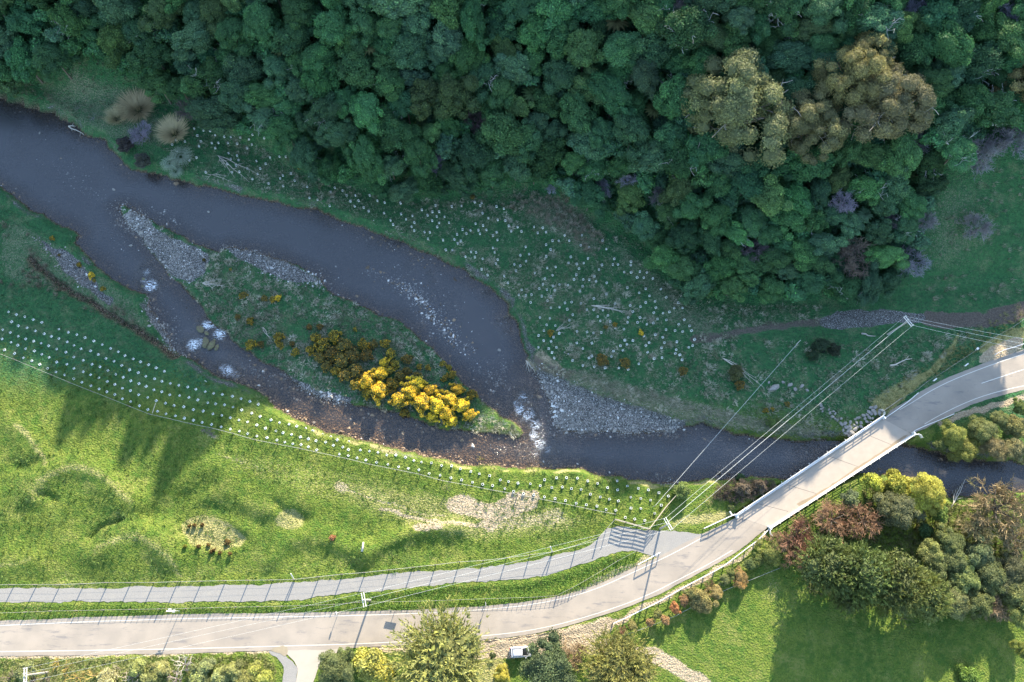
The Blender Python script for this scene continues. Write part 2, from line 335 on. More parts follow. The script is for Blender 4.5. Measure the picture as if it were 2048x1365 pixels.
def mat_ground():
    t = NT('ground_mat'); gr, di, dr = t.attr('zone'); shd, rk, bd = t.attr('zone_b')
    nz1 = t.noise(.9, 5, .6); nz2 = t.noise(3.5, 4, .65); nzb = t.noise(.12, 3, .5); nzf = t.noise(9, 3, .6)
    g = t.cr(nzb, [(.3, (.052, .112, .014)), (.5, (.092, .152, .018)), (.7, (.152, .192, .028))])
    g = t.mix(t.ramp(nz1, .35, .75), g, (.180, .212, .040)); g = t.mix(t.math('MULTIPLY', t.ramp(nz2, .42, .68), .7), g, (.035, .080, .016))
    g = t.mix(t.math('MULTIPLY', t.ramp(nzf, .52, .74), .5), g, (.25, .29, .05))
    nzm = t.noise(1.7, 6, .72); nzc = t.noise(.35, 5, .65); shady = t.mix(t.ramp(nzm, .38, .62), (.016, .080, .036), (.036, .150, .052)); shady = t.mix(t.math('MULTIPLY', t.ramp(nzf, .52, .66), .8), shady, (.010, .040, .018)); shady = t.mix(t.math('MULTIPLY', t.math('MULTIPLY', t.ramp(nzc, .5, .64), t.ramp(nz2, .40, .58)), .75), shady, (.155, .180, .095)); shady = t.mix(t.math('MULTIPLY', t.math('MULTIPLY', t.ramp(nzc, .42, .58), t.ramp(nzf, .55, .68)), .55), shady, (.21, .20, .13))  # grass in shade: darker, bluer green with the shade put into its colour
    nzp = t.noise(.55, 6, .7); g = t.mix(t.math('MULTIPLY', t.ramp(nzp, .50, .60), .55), g, (.045, .115, .016)); g = t.mix(t.math('MULTIPLY', t.math('MULTIPLY', t.ramp(t.noise(.22, 5, .65), .52, .62), t.ramp(nz2, .42, .6)), .6), g, (.27, .26, .075)); g = t.mix(shd, g, shady)
    straw = t.mix(t.ramp(nzf, .35, .65), (.20, .20, .065), (.40, .36, .16))  # dry grass colour, reused for the painted sun-bright mound crests
    c = t.mix(soft(t, dr, nz2, .5), g, straw)
    rank = t.mix(t.ramp(nzf, .42, .62), (.05, .11, .05), (.33, .30, .20)); rank = t.mix(t.math('MULTIPLY', t.ramp(nz1, .5, .7), .6), rank, (.035, .12, .045))
    c = t.mix(soft(t, rk, nz2, .6), c, rank)
    dirt = t.mix(t.ramp(nz2, .3, .7), (.30, .235, .15), (.47, .39, .27)); c = t.mix(soft(t, di, nz2, .4), c, dirt)
    mu = t.n('ShaderNodeVertexColor', layer_name='zone_c').outputs[0]; c = t.mix(soft(t, mu, nz2, .5), c, t.mix(t.ramp(nz2, .3, .7), (.085, .068, .055), (.15, .125, .10)))
    cell = t.vor(7, 'Color'); q = t.n('ShaderNodeSeparateColor'); t.l(cell, q.inputs[0])
    stones = t.cr(q.outputs[0], [(0, (.10, .10, .095)), (.5, (.23, .22, .205)), (.85, (.36, .35, .33)), (1, (.62, .61, .58))])
    stones = t.mix(t.ramp(t.vor(7), .35, .6), stones, (.06, .058, .052)); c = t.mix(soft(t, gr, nz2, .35), c, stones)
    bed = t.cr(q.outputs[1], [(0, (.050, .036, .022)), (.5, (.22, .15, .088)), (.9, (.40, .28, .175)), (1, (.50, .42, .32))])
    bed = t.mix(t.ramp(t.vor(7), .3, .6), bed, (.025, .02, .015)); c = t.mix(bd, c, bed)
    hb = t.math('ADD', t.math('MULTIPLY', t.noise(2.6, 6, .7), 1.0), t.math('MULTIPLY', t.vor(3.2), .45))
    return t.fin(c, t.bump(hb, .55, 1.0), .95)
def mat_water():
    t = NT('water_mat'); N = t.N; f, d, _ = t.attr('foam')
    mp = t.n('ShaderNodeMapping'); mp.inputs['Rotation'].default_value = (0, 0, math.radians(35)); mp.inputs['Scale'].default_value = (.6, 1.6, 1); t.l(t.co(), mp.inputs[0])
    rip = t.noise(1.6, 5, .65, mp.outputs[0]); h = t.math('MULTIPLY', rip, t.math('ADD', .12, f)); nrm = t.bump(h, .5)
    gl = t.n('ShaderNodeBsdfGlossy'); gl.inputs['Roughness'].default_value = .08; gl.inputs[0].default_value = (.85, .85, .85, 1); t.l(nrm, gl.inputs['Normal'])
    tr = t.n('ShaderNodeBsdfTransparent'); tr.inputs[0].default_value = (.80, .73, .64, 1)
    df = t.n('ShaderNodeBsdfDiffuse'); df.inputs[0].default_value = (.060, .059, .060, 1)
    m0 = t.n('ShaderNodeMixShader'); t.l(d, m0.inputs[0]); t.l(tr.outputs[0], m0.inputs[1]); t.l(df.outputs[0], m0.inputs[2])
    ge = t.n('ShaderNodeNewGeometry'); vm = t.n('ShaderNodeVectorMath', operation='DOT_PRODUCT'); t.l(ge.outputs['Incoming'], vm.inputs[0]); t.l(nrm, vm.inputs[1]); frv = t.math('ADD', .046, t.math('MULTIPLY', t.math('POWER', t.math('SUBTRACT', 1, t.math('ABSOLUTE', vm.outputs['Value']), True), 5), .94))
    m1 = t.n('ShaderNodeMixShader'); t.l(frv, m1.inputs[0]); t.l(m0.outputs[0], m1.inputs[1]); t.l(gl.outputs[0], m1.inputs[2])
    fo = t.n('ShaderNodeBsdfDiffuse'); fo.inputs[0].default_value = (.80, .84, .86, 1)
    wr = t.n('ShaderNodeTexNoise'); wr.inputs['Scale'].default_value = 1.5; wr.inputs['Detail'].default_value = 6; wr.inputs['Distortion'].default_value = 1.6; t.l(mp.outputs[0], wr.inputs[0])
    pat = t.math('ABSOLUTE', t.math('SUBTRACT', wr.outputs[0], .5)); pat = t.math('SUBTRACT', 1, t.math('MULTIPLY', pat, 13))
    ff = t.ramp(t.math('ADD', pat, t.math('MULTIPLY', t.math('SUBTRACT', f, 1), 2.5)), .15, .9); ff = t.math('MULTIPLY', ff, t.ramp(f, .08, .5)); ff = t.math('MULTIPLY', ff, .85)
    m2 = t.n('ShaderNodeMixShader'); t.l(ff, m2.inputs[0]); t.l(m1.outputs[0], m2.inputs[1]); t.l(fo.outputs[0], m2.inputs[2])
    t.l(m2.outputs[0], t.out.inputs[0]); return t.m
def mat_road():
    t = NT('asphalt_mat'); a = t.noise(.25, 4); b = t.noise(14, 3); c = t.mix(t.ramp(a, .3, .7), (.255, .222, .18), (.315, .27, .215)); c = t.mix(t.math('MULTIPLY', t.ramp(b, .4, .7), .35), c, (.17, .16, .15))
    mp = t.n('ShaderNodeMapping'); mp.inputs['Scale'].default_value = (.16, .8, 1); t.l(t.co(), mp.inputs[0])
    blot = t.math('MULTIPLY', t.ramp(t.noise(1.1, 6, .75, mp.outputs[0]), .53, .66), .65); c = t.mix(blot, c, (.135, .13, .13))
    return t.fin(c, t.bump(b, .02), .9)
def mat_gravelpath():
    t = NT('crushed_gravel_mat'); c = t.cr(t.noise(12, 4, .7), [(.25, (.14, .135, .125)), (.5, (.225, .215, .195)), (.75, (.34, .33, .30))]); c = t.mix(t.math('MULTIPLY', t.ramp(t.noise(.5, 4), .5, .75), .3), c, (.3, .28, .23)); return t.fin(c, t.bump(t.noise(12, 3), .04), .95)
def mat_foliage(name='foliage_mat', trans=.25):
    t = NT(name); a = t.n('ShaderNodeVertexColor', layer_name='tint'); o = t.n('ShaderNodeObjectInfo')
    c = t.mix(1.0, a.outputs[0], o.outputs['Color'], 'MULTIPLY')
    hs = t.n('ShaderNodeHueSaturation'); t.l(c, hs.inputs['Color']); r = o.outputs['Random']
    t.l(t.math('ADD', .490, t.math('MULTIPLY', r, .020)), hs.inputs['Hue']); t.l(t.math('ADD', .85, t.math('MULTIPLY', r, .3)), hs.inputs['Value']); t.l(hs.outputs[0], t.b.inputs['Base Color'])
    t.b.inputs['Roughness'].default_value = .7; t.b.inputs['Specular IOR Level'].default_value = .25
    tl = t.n('ShaderNodeBsdfTranslucent'); t.l(hs.outputs[0], tl.inputs[0]); m = t.n('ShaderNodeMixShader'); m.inputs[0].default_value = trans
    t.l(t.b.outputs[0], m.inputs[1]); t.l(tl.outputs[0], m.inputs[2]); t.l(m.outputs[0], t.out.inputs[0]); return t.m
def mat_tint(name, rough=.85, bump=0):
    t = NT(name); a = t.n('ShaderNodeVertexColor', layer_name='tint'); c = t.mix(t.noise(8, 4), a.outputs[0], (.0, .0, .0)); c2 = t.mix(.78, c, a.outputs[0]); return t.fin(c2, t.bump(t.noise(6, 4), bump) if bump else None, rough)
M = dict(ground=mat_ground(), water=mat_water(), road=mat_road(), path=mat_gravelpath(), leaf=mat_foliage(), twig=mat_tint('twig_mat'), stone=mat_tint('river_stone_mat', .8, .05),
         concrete=simple('concrete_mat', (.34, .30, .24), var=.12, scale=.7, bump=.004), white=simple('white_paint_mat', (.66, .64, .59), .5, .05), line=simple('road_marking_mat', (.56, .53, .46), .7, .25, 3),
         wood=simple('weathered_timber_mat', (.42, .36, .26), var=.25, scale=3), post=simple('fence_post_mat', (.13, .12, .10), var=.3), wire=simple('galvanised_wire_mat', (.62, .63, .58), .5, .05, metal=.2, spec=.5), fwire=simple('fence_wire_mat', (.30, .30, .26), .6, .1),
         pole=simple('pole_timber_mat', (.34, .31, .27), var=.2), galv=simple('galvanised_steel_mat', (.62, .63, .64), .45, .1, metal=.3), bark=simple('bark_mat', (.11, .09, .07), var=.4, bump=.03),
         guard=simple('white_guard_mat', (.74, .75, .69), .6, .3, 1.5), paint=simple('car_paint_mat', (.52, .53, .56), .25, .02, spec=.6), glass=simple('car_glass_mat', (.015, .018, .02), .06, .05, spec=.8),
         rubber=simple('rubber_mat', (.02, .02, .02), .8), red=simple('red_lens_mat', (.35, .02, .02), .3, spec=.6), drift=simple('driftwood_mat', (.45, .41, .34), var=.25, scale=4), rock=simple('riprap_rock_mat', (.24, .225, .20), var=.35, scale=2.5, bump=.08),
         beamw=simple('whitewashed_beam_mat', (.60, .60, .58), .7, .12, 2), deckc=simple('bridge_deck_mat', (.32, .275, .22), var=.14, scale=.8, bump=.004), mud=simple('mud_stain_mat', (.23, .18, .12), var=.25, scale=2), puddle=simple('wet_silt_mat', (.26, .215, .14), .35, .2, 1.5, spec=.5), sign=simple('sign_back_mat', (.5, .51, .5), .5, .1, spec=.5), crack=simple('tar_edge_mat', (.055, .05, .045), .9))

# ------------------------------------------------------------------ ground sheet
def zones():
    def poly(pts, s=1.5, z=0): return sstep(s, -s*.4, sdf(wx, wy, smooth_poly(P(pts, z), 1)))
    def line(pts, w, s=.6): return sstep(w+s, w-s, pdist(wx, wy, smooth_poly(P(pts), 2, False)))
    gr = sstep(.8, -.6, grav_land)*(.75+.25*sstep(.3, .6, fbm(X, Y, 3, 71)))
    gr = np.maximum(gr, sstep(.6, 0, grav_water)*(dW <= 0)*.0)
    cb = np.where(islm < .3, np.exp(-((dW-1.0)/.9)**2)*.50*fbm(X, Y, 4, 75)*1.7*(wy > P([(0,600)])[0, 1]*.0-5), 0)
    gr = np.maximum(gr, np.where(Y > 26, cb, 0))
    gr = np.maximum(gr, poly([(1640,640),(1660,628),(1720,622),(1800,622),(1860,632),(1830,645),(1760,648),(1680,655),(1642,655)], .5))
    mu = np.maximum.reduce([line([(1385,680),(1440,672),(1520,655),(1640,645)], 1.0)*.66, line([(1400,668),(1460,662),(1560,648)], .5)*.6, line([(1860,640),(1930,640),(1985,640),(2048,618),(2130,600)], 1.8)*.85, line([(1690,641),(1760,640),(1830,638)], .3)*.5,
        line([(900,520),(1000,545),(1100,575),(1180,590),(1260,610),(1330,640),(1400,668)], .25)*.52, line([(960,540),(1080,580),(1200,600),(1300,625)], .2)*.5, line([(700,452),(800,485),(880,515)], .15)*.5, poly([(1050,705),(1075,715),(1115,735),(1160,745),(1130,760),(1085,750)], 1)*.6,
        line([(450,915),(560,950),(680,985)], .2)*.5, line([(460,935),(600,975)], .2)*.45, line([(760,1018),(830,1038),(920,1054)], .2)*.55, line([(960,1056),(1040,1052),(1110,1038)], .18)*.55, line([(965,1064),(1050,1060),(1100,1050)], .18)*.5, line([(-20,745),(100,800),(200,840)], .15)*.4, poly([(395,856),(425,860),(432,874),(402,866)], .8)*.55])
    di = np.maximum.reduce([
        poly([(905,990),(935,988),(955,1010),(1000,1010),(1035,980),(1075,985),(1080,1005),(1040,1030),(990,1045),(930,1025),(895,1020)], 1.0)*.85, line([(760,1020),(820,1035),(900,1050),(960,1050)], .55)*.7, line([(700,985),(780,1010),(850,1028),(890,1030)], .4)*.6,
        poly([(820,1052),(880,1052),(890,1062),(840,1066)], .8)*.9, line([(980,1050),(1050,1045),(1120,1030)], 1.6, 1.2)*.5, line([(965,1060),(1040,1058),(1110,1045)], .4)*.5, poly([(960,1030),(1000,1030),(1000,1055),(970,1060)], 1)*.7,
        poly([(670,965),(700,965),(700,990),(670,985)], 1)*.55, line([(430,905),(480,920),(560,948)], .5)*.45, line([(450,930),(520,955)], .35)*.4, line([(250,865),(330,890),(400,915)], .3)*.35,
        poly([(395,855),(430,862),(440,880),(400,868)], 1)*.5, line([(-200,1316),(0,1312),(200,1308),(420,1304),(545,1299)], .55, .5)*.75, poly([(750,1283),(900,1283),(1020,1275),(1120,1266),(1180,1245),(1230,1240),(1225,1262),(1160,1285),(1140,1305),(900,1320),(890,1300),(740,1300)], 1.0)*.85,
        line([(1150,1290),(1220,1295),(1290,1305),(1340,1325),(1390,1355),(1440,1400)], 1.3, .8)*.9, poly([(1225,1240),(1300,1205),(1380,1165),(1440,1135),(1520,1085),(1535,1062),(1535,1075),(1440,1140),(1360,1185),(1290,1215),(1225,1255)], .9)*.8,
        poly([(1274,1118),(1320,1100),(1322,1112),(1280,1138),(1190,1180),(1120,1200),(1180,1165)], .8)*.5, line([(250,1215),(300,1212),(360,1225)], .3)*0, poly([(1960,712),(1985,690),(2048,668),(2048,702),(1960,728)], .7)*.8,
        line([(1880,848),(1960,820),(2048,795),(2150,780)], .7)*.8, poly([(1400,1062),(1470,1045),(1430,1070)], .8)*.4, line([(1050,712),(1075,742)], .7)*.6, line([(0,955),(-100,900)], .4)*.3, line([(1110,740),(1080,720)], 1.8)*.6, poly([(1580,925),(1620,900),(1660,905),(1600,950)], 1)*0])
    dr = np.maximum.reduce([line([(88,965),(150,931),(205,950),(270,1005)], 1.0, 1.8)*.62, line([(200,1100),(275,1064),(345,1110),(362,1150)], 1.0, 1.8)*.62, line([(550,1125),(590,1080),(640,1078),(728,1108),(790,1082),(850,1068)], .7, 1.1)*.4,  # straw colour along the mound crests paints their sun-facing brightness
        poly([(355,1055),(380,1035),(440,1038),(490,1075),(470,1100),(400,1100)], 1.2)*.7, poly([(550,1030),(580,1012),(612,1045),(600,1060),(560,1060)], 1)*.6, poly([(640,950),(900,1000),(1150,1020),(1180,1050),(1000,1080),(860,1070),(700,1010)], 4)*.50, poly([(430,900),(640,930),(880,985),(900,1030),(700,1020),(480,945)], 3)*.4,
        np.exp(-((dW-.9)/.6)**2)*.9*np.clip(fbm(X, Y, 2.5, 171, 3)*1.9-.35, 0, 1)*(Y < 34)*(X < 40)*(islm < .3), line([(30,850),(70,885),(95,930)], .8, 1)*.6, line([(0,1135),(60,1120)], .8, 1)*.5, poly([(0,1150),(1200,1095),(1200,1080),(1000,1110),(600,1150)], 1)*.35, poly([(1340,1050),(1470,1035),(1440,1020),(1350,1040)], 1.2)*.7,
        poly([(1270,1120),(1330,1100),(1322,1120),(1285,1140),(1120,1205),(1060,1210),(1180,1170)], 1)*.55, poly([(1740,810),(1800,765),(1860,740),(1900,700),(1920,660),(1900,720),(1800,800),(1760,835)], 1)*.8, poly([(1960,690),(2048,640),(2048,700),(1960,710)], 1)*.7,
        poly([(0,1310),(140,1308),(300,1300),(360,1365),(300,1420),(0,1420)], 3)*.45, poly([(950,1300),(1020,1320),(1000,1420),(900,1420)], 1.5)*.6, poly([(1160,1290),(1500,1260),(1560,1420),(1400,1420)], 6)*.28, line([(960,858),(1045,870)], .6)*.6, line([(1000,835),(1035,858)], .4)*.5, .42*sstep(.62, .75, fbm(X, Y, 9, 81))*(Y < 34)])
    shade_line = np.interp(X, *[np.sort(P(EDGE)[:, 0]), P(EDGE)[np.argsort(P(EDGE)[:, 0]), 1]])
    # hill shade painted as darker grass colour on the far bank, flats and island
    shade_tone = np.clip(sstep(34, 44, Y + (X+60)*.05 + n1*8) + islm*.6, 0, 1)*.9
    rk = np.maximum.reduce([poly([(1085,735),(1160,742),(1330,790),(1480,830),(1640,860),(1640,875),(1440,850),(1370,848),(1220,805),(1120,765)], 3)*.55, poly([(1060,390),(1150,400),(1200,470),(1180,520),(1100,460),(1040,430)], 3)*.55,
        islm*.34*(1+.6*(fbm(X, Y, 2, 85)-.5)), poly([(0,440),(60,450),(240,580),(300,660),(220,640),(120,570),(30,570),(0,540)], 2)*.5, poly([(60,200),(200,160),(350,250),(300,300),(180,260)], 3)*.5, poly([(700,400),(1000,400),(1100,500),(1300,700),(1280,740),(1060,640),(900,510),(700,440)], 6)*.32,
        poly([(1850,400),(2048,350),(2048,600),(1850,600)], 8)*.26, poly([(1180,440),(1450,660),(1420,700),(1320,620)], 3)*.5, poly([(410,300),(560,340),(680,400),(560,400),(430,370)], 4)*.35])
    forest = sstep(0, 10, dH)*sstep(14, -2, wx - P([(1840,400)])[0, 0]); shd = np.clip(shade_tone, 0, 1)
    rk = np.clip(rk+forest*.25, 0, 1); bd = (dW < .25)*1.0; bd = np.maximum(bd, creek)
    return np.stack([gr, di, dr], -1), np.stack([shd, rk, bd], -1), np.stack([mu, mu, mu], -1)
za, zb, zc = zones()
nx, ny = len(GX), len(GY); I = np.arange(nx*ny, dtype=np.int32).reshape(nx, ny)
Fg = np.stack([I[:-1, :-1], I[1:, :-1], I[1:, 1:], I[:-1, 1:]], -1).reshape(-1, 4)
me = raw_mesh('ground', np.stack([X, Y, Z], -1).reshape(-1, 3), Fg, mats=[M['ground']], smooth=True, attrs=dict(zone=np.clip(za, 0, 1).reshape(-1, 3), zone_b=np.clip(zb, 0, 1).reshape(-1, 3), zone_c=np.clip(zc, 0, 1).reshape(-1, 3)))
tag(link('ground', me), 'grassy river flats and paddock rising into a steep forested hillside', kind='structure')

# ------------------------------------------------------------------ river
FOAM = [(293,545,2.6,.9),(302,572,3.0,1.1),(288,562,2.2,.9),(413,652,2.4,1.1),(440,668,2.8,1.1),(425,650,2.2,1.0),(388,690,3.0,1.1),(402,684,2.2,1.0),(455,742,3.2,1),(470,752,2.8,.9),(445,735,2.2,.9),(1045,795,3.2,.9),(1062,790,2.2,.8),(1032,808,1.8,.9),(1040,820,2.6,1),(1056,830,3.4,1),(1070,850,2.8,1),(1072,822,1.6,.7),
        (1068,872,2.4,1),(1042,845,1.6,.8),(1080,888,2.8,1),(1095,900,3,.85),(1072,905,3.5,.8),(1090,920,3.5,.65),(1110,895,3,.7),(1140,905,3,.4),(1050,905,3,.45),(1001,648,1.6,.8),(1012,645,1.4,.8),(1012,668,1.5,.8),(972,590,1.3,.7),(860,550,1.2,.45),(865,565,1.1,.5),(797,488,1,.5),(815,535,1.5,.3),(843,655,1.3,.4),(1450,945,2,.5),(1600,915,3.5,.55),(1620,905,2.5,.6),(1465,918,2.5,.45),(1470,930,1.5,.5),(1425,890,2.5,.25),(1000,825,1.8,.45),(985,815,1.8,.35),(1000,905,1.5,.5),(895,905,1.5,.3),(545,765,1.5,.3),(1510,915,3,.2),(525,740,1,.5)]
fm = np.zeros_like(X)
for px, py, r, s in FOAM:
    c = plane(px, py, WL); d2 = (X-c[0])**2 + (Y-c[1])**2; fm = np.maximum(fm, s*np.exp(-d2/(r*.92)**2))
fm = np.maximum(fm, .10*sstep(.5, .75, fbm(X, Y, 5, 91)))
deep = sstep(0, 4.5, -dW)*(.36+.25*fbm(X, Y, 8, 95)) + .34; deep = deep*(1-.5*side)
keep = (sdw_out < 1.2) | (dC < 1.5); kk = keep[:-1, :-1] & keep[1:, 1:] & keep[1:, :-1] & keep[:-1, 1:]
Fw = Fg[kk.ravel()]; used, inv = np.unique(Fw, return_inverse=True)
Vw = np.stack([X.ravel()[used], Y.ravel()[used], np.full(len(used), WL)], -1); Vw[:, 2] += fm.ravel()[used]*.12*(n3.ravel()[used]+.5)
me = raw_mesh('river_water', Vw, inv.reshape(-1, 4), mats=[M['water']], smooth=True, attrs=dict(foam=np.stack([fm.ravel()[used], deep.ravel()[used], deep.ravel()[used]], -1)))
tag(link('river_water', me), 'shallow slate blue river splitting round a gorse island', kind='structure')

# ------------------------------------------------------------------ sealed road, markings, gravel path, driveway
def resample(p, n):
    p = np.asarray(p, float); s = np.r_[0, np.cumsum(np.linalg.norm(np.diff(p, axis=0), axis=1))]; q = np.linspace(0, s[-1], n)
    return np.stack([np.interp(q, s, p[:, i]) for i in range(p.shape[1])], -1)
def offs(p, w):
    d = np.gradient(p, axis=0); d /= np.linalg.norm(d, axis=1, keepdims=True)+1e-9; return p + np.stack([-d[:, 1], d[:, 0]], -1)*w
def ribbon(name, A, B, z, mat, n=200, cols=6, kind='structure', label=None, rag=(0, 0), thick=.06):
    A = resample(smooth_poly(A, 2, False), n); B = resample(smooth_poly(B, 2, False), n)
    if rag[0]: A = A + (A-B)/np.linalg.norm(A-B, axis=1, keepdims=True)*(((fbm(A[:, 0], A[:, 1], 4.5, 5, 4)-.5)+.5*(fbm(A[:, 0], A[:, 1], .8, 8, 2)-.5))*rag[0])[:, None]
    if rag[1]: B = B + (B-A)/np.linalg.norm(A-B, axis=1, keepdims=True)*(((fbm(B[:, 0], B[:, 1], 4.5, 6, 4)-.5)+.5*(fbm(B[:, 0], B[:, 1], .8, 9, 2)-.5))*rag[1])[:, None]
    g = np.stack([A*(1-t)+B*t for t in np.linspace(0, 1, cols)], 1); V = np.concatenate([g, np.full((n, cols, 1), z)], -1)
    top = V.copy(); low = V.copy(); low[..., 2] -= thick
    rim = lambda c: np.stack([top[:, c], low[:, c]], 1)
    J = np.arange(n*cols).reshape(n, cols); F = np.stack([J[:-1, :-1], J[:-1, 1:], J[1:, 1:], J[1:, :-1]], -1).reshape(-1, 4)
    VV = [V.reshape(-1, 3)]; FF = [F]; c = n*cols
    for col in (0, cols-1):
        r = rim(col); K = np.arange(n*2).reshape(n, 2)+c; VV.append(r.reshape(-1, 3)); FF.append(np.stack([K[:-1, 0], K[1:, 0], K[1:, 1], K[:-1, 1]], -1)); c += n*2
    me = raw_mesh(name, np.vstack(VV), np.vstack(FF), mats=[mat]); o = link(name, me); tag(o, label, kind=kind); return o
rn, rs = P(ROAD_N), P(ROAD_S); en, es = P(ROADE_N), P(ROADE_S)
sh = lambda A, B, w: A + (A-B)/np.linalg.norm(A-B, axis=1, keepdims=True)*w
def road_piece(N, S, lab, w):
    a = resample(smooth_poly(N, 2, False), 200); b = resample(smooth_poly(S, 2, False), 200)
    wv = w*sstep(0, .06, np.linspace(0, 1, 200)) if lab == 'e' else w*sstep(1, .94, np.linspace(0, 1, 200))
    return a + (a-b)/np.linalg.norm(a-b, axis=1, keepdims=True)*wv[:, None], b + (b-a)/np.linalg.norm(a-b, axis=1, keepdims=True)*wv[:, None]
for N_, S_, k_ in ((rn, rs, 'w'), (en, es, 'e')):
    a, b = road_piece(N_, S_, k_, .75)
    road = ribbon('road', a, b, 0.0, M['road'], 300, 6, label='pale chip seal road ' + ('curving along the paddock to the bridge' if k_ == 'w' else 'beyond the bridge at the right edge'), rag=(.35, .35))
    a2 = resample(smooth_poly(N_, 2, False), 200); b2 = resample(smooth_poly(S_, 2, False), 200); inn = (b2-a2)/np.linalg.norm(a2-b2, axis=1, keepdims=True)
    i0 = (0, 190) if k_ == 'w' else (14, 200)
    for q, s_ in ((a2, 1), (b2, -1)):
        e = q[i0[0]:i0[1]]; v = inn[i0[0]:i0[1]]*s_
        o = ribbon('road_marking', e+v*.05, e+v*.17, .006, M['line'], 190, 2, label='white edge line painted on the road', thick=.004)
c1 = resample(P([(1963,767),(2048,739),(2260,685)]), 30); v = offs(c1, .07); w_ = offs(c1, -.07)
ribbon('road_marking', v, w_, .006, M['line'], 30, 2, label='white centre line painted on the road past the bridge', thick=.004)
ribbon('gravel_path', P(PATH_N), P(PATH_S), -.012, M['path'], 420, 8, label='grey crushed gravel path between two fences', rag=(.8, .9))
def flat_poly(name, pts, z, mat, label, kind='structure', thick=.05, wob=.25, parent=None):
    p = resample(np.vstack([smooth_poly(pts, 2), smooth_poly(pts, 2)[:1]]), 120)[:-1]; p = p + np.stack([fbm(p[:, 0], p[:, 1], 1, 3, 2)-.5, fbm(p[:, 0], p[:, 1], 1, 4, 2)-.5], -1)*wob*2
    n = len(p); V = np.vstack([np.c_[p, np.full(n, z)], np.c_[p, np.full(n, z-thick)]]); i = np.arange(n)
    me = bpy.data.meshes.new(name); me.from_pydata([tuple(v) for v in V], [], [tuple(i)] + [(a, (a+1) % n, n+(a+1) % n, n+a) for a in range(n)]); me.materials.append(mat)
    o = link(name, me, parent); tag(o, label, kind=kind); return o
flat_poly('driveway', P([(556,1296),(700,1293),(690,1302),(652,1312),(636,1335),(610,1420),(574,1420),(598,1350),(590,1320)]), -.008, M['concrete'], 'cream concrete driveway leaving the road at the bottom', wob=.1)
flat_poly('gravel_strip', P([(530,1302),(560,1304),(590,1325),(597,1352),(580,1420),(548,1420),(572,1345),(556,1318)]), -.016, M['path'], 'grey gravel strip beside the concrete driveway')
flat_poly('puddle', P([(540,1300),(556,1293),(572,1291),(576,1300),(571,1315),(562,1309),(548,1304)]), .010, M['puddle'], 'brown silt puddle at the driveway mouth', wob=.15, thick=.004)
# dark broken edge of the seal
tarp = resample(smooth_poly(P([(960,1284),(1020,1277),(1090,1269),(1150,1254),(1195,1241)]), 1, False), 90); tarp = tarp + np.stack([0*tarp[:, 0], (fbm(tarp[:, 0], tarp[:, 1], 1, 9, 3)-.5)*.5], -1)
ribbon('seal_edge', tarp, tarp + np.array([0, -.22]), .014, M['crack'], 90, 2, label='dark crumbling edge of the road seal by the lay-by', thick=.03)

CREST = [(120,880,24),(165,868,20),(205,850,16),(245,925,22),(318,985,26),(355,925,24),(398,905,22),(290,905,20),(1915,780,14),(1962,765,13)]

# ------------------------------------------------------------------ plant meshes
def unit(v): return v/(np.linalg.norm(v, axis=-1, keepdims=True)+1e-9)
def rdir(r, n): return unit(r.normal(size=(n, 3)))
def cards(C, Nrm, size, r, asp=.7, jit=.75):
    """small leaf cards (quads, slightly folded) centred at C facing Nrm"""
    n = len(C); N = unit(Nrm + r.normal(size=(n, 3))*jit); a = unit(np.cross(N, rdir(r, n))); b = np.cross(N, a)
    s = (np.asarray(size)*(.65+.7*r.random(n)))[:, None]; f = N*s*.22
    V = np.stack([C-a*s*.5, C-b*s*.5*asp+f, C+a*s*.5, C+b*s*.5*asp+f], 1)
    return V.reshape(-1, 3), np.arange(4*n, dtype=np.int32).reshape(n, 4)
_ico = None
def ico(sub=1):
    import bmesh
    bm = bmesh.new(); bmesh.ops.create_icosphere(bm, subdivisions=sub, radius=1)
    v = np.array([x.co[:] for x in bm.verts]); f = np.array([[q.index for q in x.verts] for x in bm.faces]); bm.free(); return v, f
ICO1, ICO2 = ico(1), ico(2)
